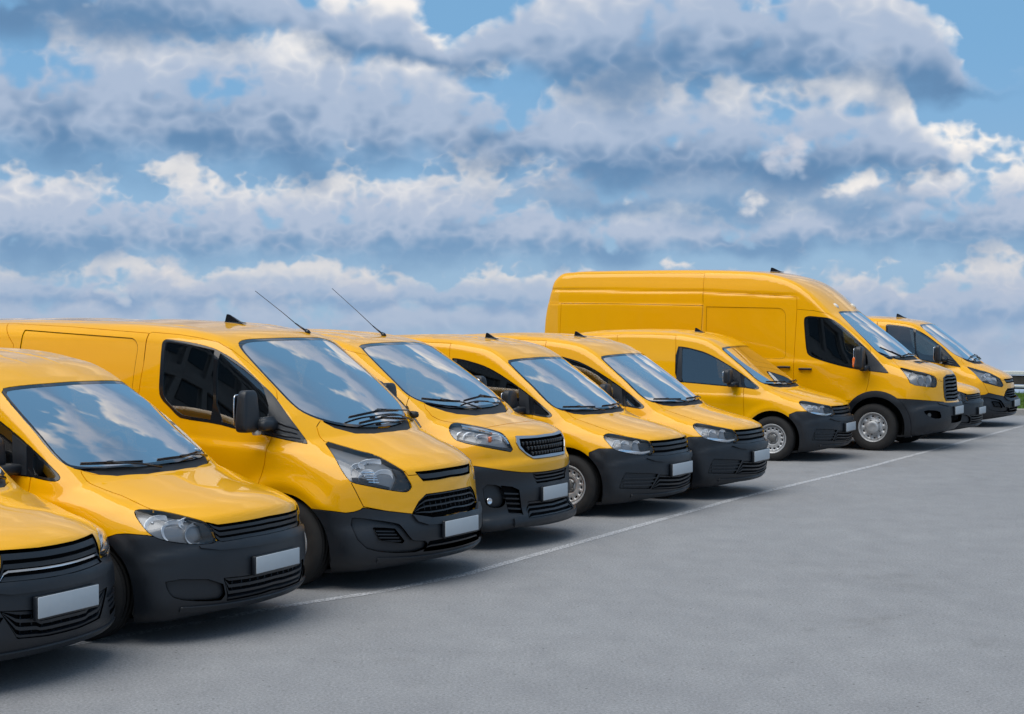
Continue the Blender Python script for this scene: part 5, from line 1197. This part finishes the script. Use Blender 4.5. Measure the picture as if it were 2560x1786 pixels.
# ---------------------------------------------------------------- medium van with the framed grille
def medium_van(root):
    K = Kit(body_medium(), root, .032); P = {k: v[1] for k, v in OUT['C'].items()}
    K.cut('arch', arc(0, .335, .40)+[(-.36, .05), (.36, .05)], 'side'); K.cut('arch', arc(-3.275, .335, .40)+[(-3.63, .05), (-2.92, .05)], 'side')
    K.cut('sliding_door', [(-2.5, .28), (-1.36, .28), (-1.36, 1.1), (-1.40, 1.80), (-2.5, 1.83), (-2.48, 1.1)], 'side', only=['body'])
    K.cut('front_door', [(-1.35, .28), (-.34, .28), (-.26, .8), (-.17, 1.15), (-.19, 1.33), (-.27, 1.44), (-.45, 1.57), (-.72, 1.71), (-1.0, 1.78), (-1.38, 1.80), (-1.35, 1.1)], 'side', only=['body'], facing=.05)
    bt = P['bumper_top']; K.cut('bumper', [(-.50, -.1), (-.50, .79), bt[0]]+bt[1:]+[(.9, .655), (.9, -.1)], 'obl', facing=-1.1, where=lambda c: (c[:, 0] > .1) & (c[:, 2] < .82), only=['body'])
    ws = smoothpoly([(.35, 1.21), (.35, 1.812), (-.331, 1.81), (-.62, 1.79), (-.66, 1.74), (-.735, 1.555), (-.768, 1.443), (-.784, 1.366), (-.765, 1.318), (-.715, 1.282), (-.56, 1.24), (-.3, 1.215)]); K.cut('screen_border', ws, 'front', where=lambda c: c[:, 0] < .3); K.cut('windshield', grow(ws, -.02), 'front', only=['screen_border'])
    K.cut('cowl', [(.02, 1.13), (.02, 1.22), (-.3, 1.225), (-.56, 1.25), (-.715, 1.29), (-.70, 1.23), (-.4, 1.15)], 'front', where=lambda c: c[:, 0] < .3, only=['body'])
    hd = [q for q in P['hood'] if q[1] < .015]; hd[5:] = [(.464, -.565), (.495, -.417), (.518, -.229), (.531, -.014)]
    K.cut('hood', [(.25, .02), (.22, -.30), (.12, -.55), (-.02, -.69)]+hd+[(.531, .02)], 'top', facing=.2, where=lambda c: c[:, 2] > .80, only=['body', 'cowl'])
    wb = [(-1.25, 1.66), (-1.15, 1.70), (-.95, 1.68), (-.72, 1.61), (-.50, 1.49), (-.30, 1.35), (-.10, 1.17), (.02, 1.04), (-.3, 1.09), (-.8, 1.14), (-1.15, 1.18), (-1.27, 1.25)]
    K.cut('window_band', smoothpoly(wb, 1), 'side', facing=.2); K.cut('door_glass', smoothpoly([(-1.21, 1.64), (-1.12, 1.67), (-.95, 1.65), (-.73, 1.58), (-.52, 1.46), (-.36, 1.34), (-.30, 1.12), (-.8, 1.17), (-1.13, 1.21), (-1.23, 1.27)], 1), 'side', facing=.2)
    tag_under(K, .30, .22)
    K.cut('headlight', smoothpoly(P['headlight']), 'obl')
    go = P['grille_outer']; gi = P['grille']; w = lambda c: c[:, 0] > .5
    K.cut('grille_frame', go, 'front', facing=.1, where=w); K.cut('grille', gi, 'front', facing=.1, where=w)
    sl = P['slot']; lg = P['low_grille']; K.cut('slot', sl, 'front', facing=.1, where=w); K.cut('low_grille', lg, 'front', facing=.1, where=w)
    sg = P['side_grille']; K.cut('side_grille', sg, 'obl'); K.cut('fog', smoothpoly(P['fog']), 'obl')
    commons(K, .3)
    for n in ('front_door', 'sliding_door'): K.part(n, n, M['paint'], side='pair')
    K.part('hood', 'hood', M['paint'], .002); K.part('cowl', 'cowl', M['seal'], -.015)
    bp = K.part('bumper', 'bumper', M['plastic'], .006, .03)
    K.screen(1.22, 1.8)
    fr = K.part('window_frame', 'window_band', M['gloss_black'], .003, .03, .001, side='pair'); K.part('door_window', 'door_glass', M['glass'], -.006, 0, 0, 'pair', fr)
    L = K.part('headlight', 'headlight', M['bucket'], -.042, -.04, .001, 'pair'); K.part('lamp_lens', 'headlight', M['lens'], .002, .012, .003, 'pair', L)
    bowls(K, [(-.325, 1.015, .045, .05, .7, 'chrome'), (-.255, 1.012, .058, .05, 1.0, 'chrome'), (-.14, .997, .055, .05, 1.1, 'chrome'), (-.02, .975, .062, .05, 1.2, 'chrome')], L)
    K.pair('indicator', block(K.at('obl', -.068, .992, -.03)[0], (.03, .045, .055), .5, 10), M['amber'], L)
    K.patch('light_bar', [(-.27, 1.098), (-.10, 1.067), (.03, 1.032), (.075, 1.0), (.11, .93), (.095, .93), (.06, .99), (.02, 1.018), (-.1, 1.05), (-.27, 1.082)], 'obl', M['chrome'], -.008, .02, side='pair', parent=L)
    K.patch('lamp_bezel', [(-.36, .958), (-.118, .908), (.14, .853), (.13, .885), (0, .905), (-.2, .945), (-.37, .985)], 'obl', M['seal'], -.008, .02, side='pair', parent=L)
    G = K.part('grille', 'grille', M['black'], -.035, -.04, 0); K.part('grille_frame', 'grille_frame', M['satin'], .010, .03, .001, parent=G)
    for row in range(3):
        for k in range(8):
            y = -.03-.052*k; z = .925-.048*row
            if y > -.43+.05*row: K.pair('grille_cell', boxm(K.at('front', y, z, -.016)[0], (.035, .030, .034), None, .006), M['gloss_black'], G)
    S_ = K.part('upper_slot', 'slot', M['black'], -.04, -.045, 0, parent=bp); slats(K, sl, [(.18, .32), (.52, .66), (.86, .98)], M['plastic'], -.002, .04, bp)
    K.part('lower_grille', 'low_grille', M['black'], -.04, -.045, 0, parent=bp); slats(K, lg, [(.0, .10), (.28, .40), (.56, .68), (.84, .96)], M['plastic'], -.002, .04, bp)
    K.part('side_grille', 'side_grille', M['black'], -.035, -.04, 0, 'pair', bp)
    for k in range(5):
        z = .50-.045*k; K.patch('vent_rib', [(.02+.012*k, z+.004), (.19+.007*k, z-.012), (.19+.007*k, z-.026), (.02+.012*k, z-.010)], 'obl', M['plastic'], -.004, .03, side='pair', parent=bp)
    K.part('fog_recess', 'fog', M['plastic'], -.035, -.04, 0, 'pair', bp)
    p, n = K.at('obl', -.108, .431, -.03); K.pair('fog_lamp', lathe([(.030, .0), (.029, .014), (.024, .015), (.014, .008), (0, .006)], 20, Vector(p), (.9, -.43, 0)), M['chrome'], bp)
    K.patch('bumper_lip', [(.02, .205), (.02, .262), (-.45, .258), (-.62, .268), (-.62, .21)], 'front', M['plastic'], .03, .03, parent=bp, facing=.0)
    plate(K, .462, .12, .50)
    mirrors(K, (-.2, -.88, 1.22), merge(block((-.25, -1.06, 1.345), (.10, .20, .25), .42, 22, taper=.1), block((-.2, -.95, 1.23), (.12, .2, .07), .5, 16)), block((-.303, -1.06, 1.345), (.012, .16, .2), .4, 16))
    rod(K, -1.06, .21, (-.60, 0, .47), .76)
    wiper(K, [(-.725, 1.298), (-.53, 1.272), (-.33, 1.258)], [(-.1, 1.2, .01), (-.3, 1.245, .03), (-.55, 1.28, .04)])
    wiper(K, [(-.26, 1.262), (.09, 1.285), (.30, 1.27)], [(.6, 1.23, .01), (.4, 1.255, .03), (.09, 1.29, .04)])
    interior(K, -.1, 1.10, .84, 1.85); wells(K, .343, 1.72, 3.275, .42)
    wheels(root, .343, .215, .212, 'small', 1.70, 3.275)

# ---------------------------------------------------------------- tall long van
def tall_van(root):
    K = Kit(body_tall(), root, .036); P = {k: v[1] for k, v in OUT['D'].items()}
    ar = arc(.045, .385, .435)+[(-.33, .05), (.42, .05)]
    K.cut('flare', arc(.05, .385, .525, -14, 200)+[(-.47, .10), (.55, .10)], 'side', facing=.05)
    K.cut('arch', ar, 'side', facing=.05); K.cut('arch', arc(-3.75, .385, .44)+[(-4.1, .05), (-3.4, .05)], 'side', facing=.05)
    K.cut('cladding', [(-5.6, .2), (-.40, .2), (-.40, .745), (-5.6, .745)], 'side', facing=.05, only=['body'])
    K.cut('rear_quarter', [(-5.285, .75), (-2.79, .75), (-2.785, 1.849), (-2.772, 2.205), (-4.186, 2.236), (-5.27, 2.247)], 'side', only=['body'])
    K.cut('roof_side', [(-5.6, 2.255), (-4.186, 2.238), (-2.772, 2.208), (-2.783, 2.353), (-2.794, 2.72), (-5.5, 2.74)], 'side', only=['body'], facing=.05)
    K.cut('sliding_door', [(-2.786, .75), (-1.27, .75), (-1.255, 1.049), (-1.234, 2.147), (-1.243, 2.337), (-1.616, 2.363), (-2.112, 2.382), (-2.783, 2.412), (-2.772, 2.205), (-2.785, 1.849)], 'side', only=['body'])
    K.cut('panel', [(-2.70, 1.38), (-2.715, 2.188), (-1.54, 2.165)]+[(-1.54+.13*math.sin(a), 2.035+.13*math.cos(a)) for a in np.linspace(.1, 1.5, 8)]+[(-1.385, 1.45), (-1.40, 1.40), (-1.45, 1.38)], 'side', only=['sliding_door'])
    K.cut('front_door', [(-1.265, .75), (-.17, .75)]+P['door_front'][::-1]+[(-1.255, 1.049)], 'side', only=['body'], facing=.05)
    bt = P['bumper_top']; K.cut('bumper', [(-.56, -.1), (-.56, .80)]+bt+[(.9, .708), (.9, -.1)], 'obl', facing=-1.1, where=lambda c: (c[:, 0] > .25) & (c[:, 2] < .85), only=['body', 'cladding'])
    ws = smoothpoly([(.35, 1.43), (.35, 2.118), (-.3, 2.118), (-.577, 2.115), (-.63, 2.08), (-.712, 1.95), (-.796, 1.779), (-.855, 1.609), (-.872, 1.50), (-.855, 1.44), (-.75, 1.41), (-.45, 1.415)]); K.cut('screen_border', ws, 'front', where=lambda c: c[:, 0] < .42); K.cut('windshield', grow(ws, -.02), 'front', only=['screen_border'])
    K.cut('cowl', [(.02, 1.36), (.02, 1.44), (-.45, 1.425), (-.75, 1.42), (-.84, 1.44), (-.80, 1.385), (-.4, 1.36)], 'front', where=lambda c: c[:, 0] < .42, only=['body'])
    hd = [(q[0]+(.05 if abs(q[1]) < .42 else 0), q[1]) for q in P['hood'] if q[1] < .015]
    K.cut('hood', [(.38, .02), (.36, -.35), (.28, -.58)]+hd+[(hd[-1][0], .02)], 'top', facing=.2, where=lambda c: c[:, 2] > 1.02, only=['body', 'cowl'])
    K.cut('vent', [(.426, -.339), (.441, -.02), (.54, -.02), (.529, -.336)], 'top', facing=.3, where=lambda c: c[:, 2] > 1.2)
    K.cut('window_band', smoothpoly(P['window_band']), 'side', facing=.2); K.cut('door_glass', smoothpoly(P['glass']), 'side', facing=.2)
    tag_under(K, .40, .3)
    K.cut('headlight', smoothpoly(P['headlight']), 'obl')
    gr = P['grille']; K.cut('grille', gr, 'front', facing=.1, where=lambda c: c[:, 0] > .6)
    K.cut('fog', smoothpoly(P['fog']), 'obl'); ls = P['low_slot']; K.cut('low_slot', ls, 'front', where=lambda c: c[:, 0] > .6)
    commons(K, .3)
    for n in ('front_door', 'sliding_door', 'rear_quarter', 'roof_side'): K.part(n, n, M['paint'], side='pair')
    K.part('side_panel', 'panel', M['paint'], -.006, -.006, 0, 'pair'); K.part('hood', 'hood', M['paint'], .002); K.part('cowl', 'cowl', M['seal'], -.015)
    K.part('side_cladding', 'cladding', M['plastic'], .008, .03, side='pair'); K.part('arch_flare', 'flare', M['plastic'], .022, .07, .001, 'pair')
    bp = K.part('bumper', 'bumper', M['plastic'], .008, .03); K.part('hood_vent', 'vent', M['plastic'], -.008, -.008)
    K.screen(1.43, 2.11)
    fr = K.part('window_frame', 'window_band', M['gloss_black'], .003, .03, .001, side='pair'); K.part('door_window', 'door_glass', M['glass'], -.006, 0, 0, 'pair', fr)
    K.patch('mirror_triangle', smoothpoly(P['triangle']), 'side', M['plastic'], .007, .012, side='pair', parent=fr)
    L = K.part('headlight', 'headlight', M['bucket'], -.045, -.042, .001, 'pair'); K.part('lamp_lens', 'headlight', M['lens'], .002, .012, .003, 'pair', L)
    bowls(K, [(-.11, 1.095, .065, .05, .85, 'chrome'), (.045, 1.085, .062, .05, 1.0, 'chrome'), (-.24, 1.14, .075, .06, .8, 'satin'), (-.04, .99, .035, .04, 1.4, 'chrome')], L)
    K.patch('lamp_bezel', [(.10, .975), (.16, .965), (.188, 1.01), (.19, 1.085), (.15, 1.12), (.11, 1.13), (.13, 1.06)], 'obl', M['seal'], -.018, .02, side='pair', parent=L)
    G = K.part('grille', 'grille', M['black'], -.05, -.055, 0)
    slats(K, gr, [(.0, .05), (.12, .19), (.27, .34), (.42, .49), (.57, .64), (.72, .79), (.87, .93)], M['plastic'], .004, .04, G, .005)
    K.patch('grille_frame', grow(gr, .022)[:3][::-1]+gr[:3] if False else [(-.40, 1.10), (-.235, 1.142), (.02, 1.138), (.02, 1.118), (-.232, 1.124), (-.345, 1.105), (-.392, .96), (-.392, .82), (-.36, .76), (-.385, .745), (-.43, .81), (-.43, .965)], 'front', M['plastic'], .008, .03, parent=G, facing=.05)
    K.part('fog_recess', 'fog', M['black'], -.05, -.055, 0, 'pair', bp)
    p, n = K.at('obl', .02, .55, -.05); K.pair('fog_lamp', lathe([(.036, .0), (.034, .014), (.022, .012), (0, .009)], 20, Vector(p), (.85, -.5, 0)), M['steel_dark'], bp)
    K.part('lower_grille', 'low_slot', M['black'], -.05, -.055, 0, parent=bp)
    K.patch('bumper_lip', [(.02, .66), (-.40, .665), (-.62, .70), (-.62, .735), (-.4, .712), (.02, .705)], 'front', M['plastic'], .02, .03, parent=bp, facing=.05)
    plate(K, .598, .118, .52)
    mirrors(K, (-.1, -.97, 1.25), merge(block((-.155, -1.20, 1.41), (.13, .25, .35), .38, 24, taper=.12), block((-.12, -1.05, 1.25), (.14, .24, .09), .5, 16)), block((-.222, -1.20, 1.42), (.012, .20, .28), .35, 16), (block((-.195, -1.30, 1.345), (.085, .05, .155), .4, 16), 'amber'))
    fin(K, -1.92, .22, .075)
    K.pair('roof_lamp', lathe([(.045, -.02), (.045, .01), (.03, .025), (0, .03)], 16, K.at('front', -.47, 2.20, 0)[0], (.6, -.1, .8), (.7, 1.2)), M['white_lens'])
    wiper(K, [(-.758, 1.545), (-.61, 1.47), (-.475, 1.40)], [(-.30, 1.40, .01), (-.45, 1.41, .03), (-.62, 1.475, .04)])
    wiper(K, [(-.40, 1.41), (-.10, 1.43), (.2, 1.42)], [(.4, 1.40, .01), (.2, 1.41, .03), (-.1, 1.435, .04)])
    handle(K, -1.06, 1.225); handle(K, -1.405, 1.25)
    interior(K, .0, 1.30, .90, 2.2); wells(K, .356, 1.86, 3.75, .45, .385)
    wheels(root, .356, .235, .222, 'large', 1.84, 3.75)
# ---------------------------------------------------------------- the row of vans
def copy_tree(o, parent=None):
    c = o.copy(); C.objects.link(c); c.parent = parent
    for ch in list(o.children): copy_tree(ch, c)
    return c
GROUP = 'yellow delivery vans parked in a row'
def place(o, x, y, b, label):
    o.location = (x, y, 0); o.rotation_euler = (0, 0, -b); o['label'] = label; o['category'] = 'van'; o['group'] = GROUP
def root(name): return empty(name)
v = root('delivery_van'); compact_van(v, 'chrome'); place(v, -3.328, 10.258, .425, 'yellow van cut off at the left edge, a chrome strip across its grille')
v = root('delivery_van'); compact_van(v, 'old'); place(v, -2.373, 11.942, .4235, 'small yellow van with rounded headlights, second from the left in the row')
old = v
v = root('delivery_van'); long_van(v); place(v, -1.285, 14.167, .485, 'large yellow van with pointed headlights beside the small van with rounded headlights')
lng = v
v = root('delivery_van'); medium_van(v); place(v, -.393, 16.4, .475, 'yellow van with a grey framed cell grille, fourth from the left')
v = root('delivery_van'); compact_van(v, 'new'); place(v, .984, 18.83, .49, 'small yellow van just right of the one with the grey framed grille')
new = v
for x, y, b, l in ((2.046, 20.516, .463, 'small yellow van, the middle one of the three alike with striped grilles'), (4.035, 25.594, .433, 'small yellow van right in front of the tall van, its front wheel in view')):
    place(copy_tree(new), x, y, b, l)
v = root('delivery_van'); tall_van(v); place(v, 5.942, 27.566, .478, 'tall long yellow van with a raised roof and an orange mirror lamp')
place(copy_tree(old), 7.098, 29.979, .457, 'small yellow van hidden behind the tall van, only its nose showing')
last = copy_tree(lng)
for ch in list(last.children):
    if ch.name.startswith('roof_antenna') and ch.children:
        for q in list(ch.children): bpy.data.objects.remove(q)
        bpy.data.objects.remove(ch)
place(last, 8.47, 33.073, .457, 'large yellow van at the far right end of the row beside the grass')
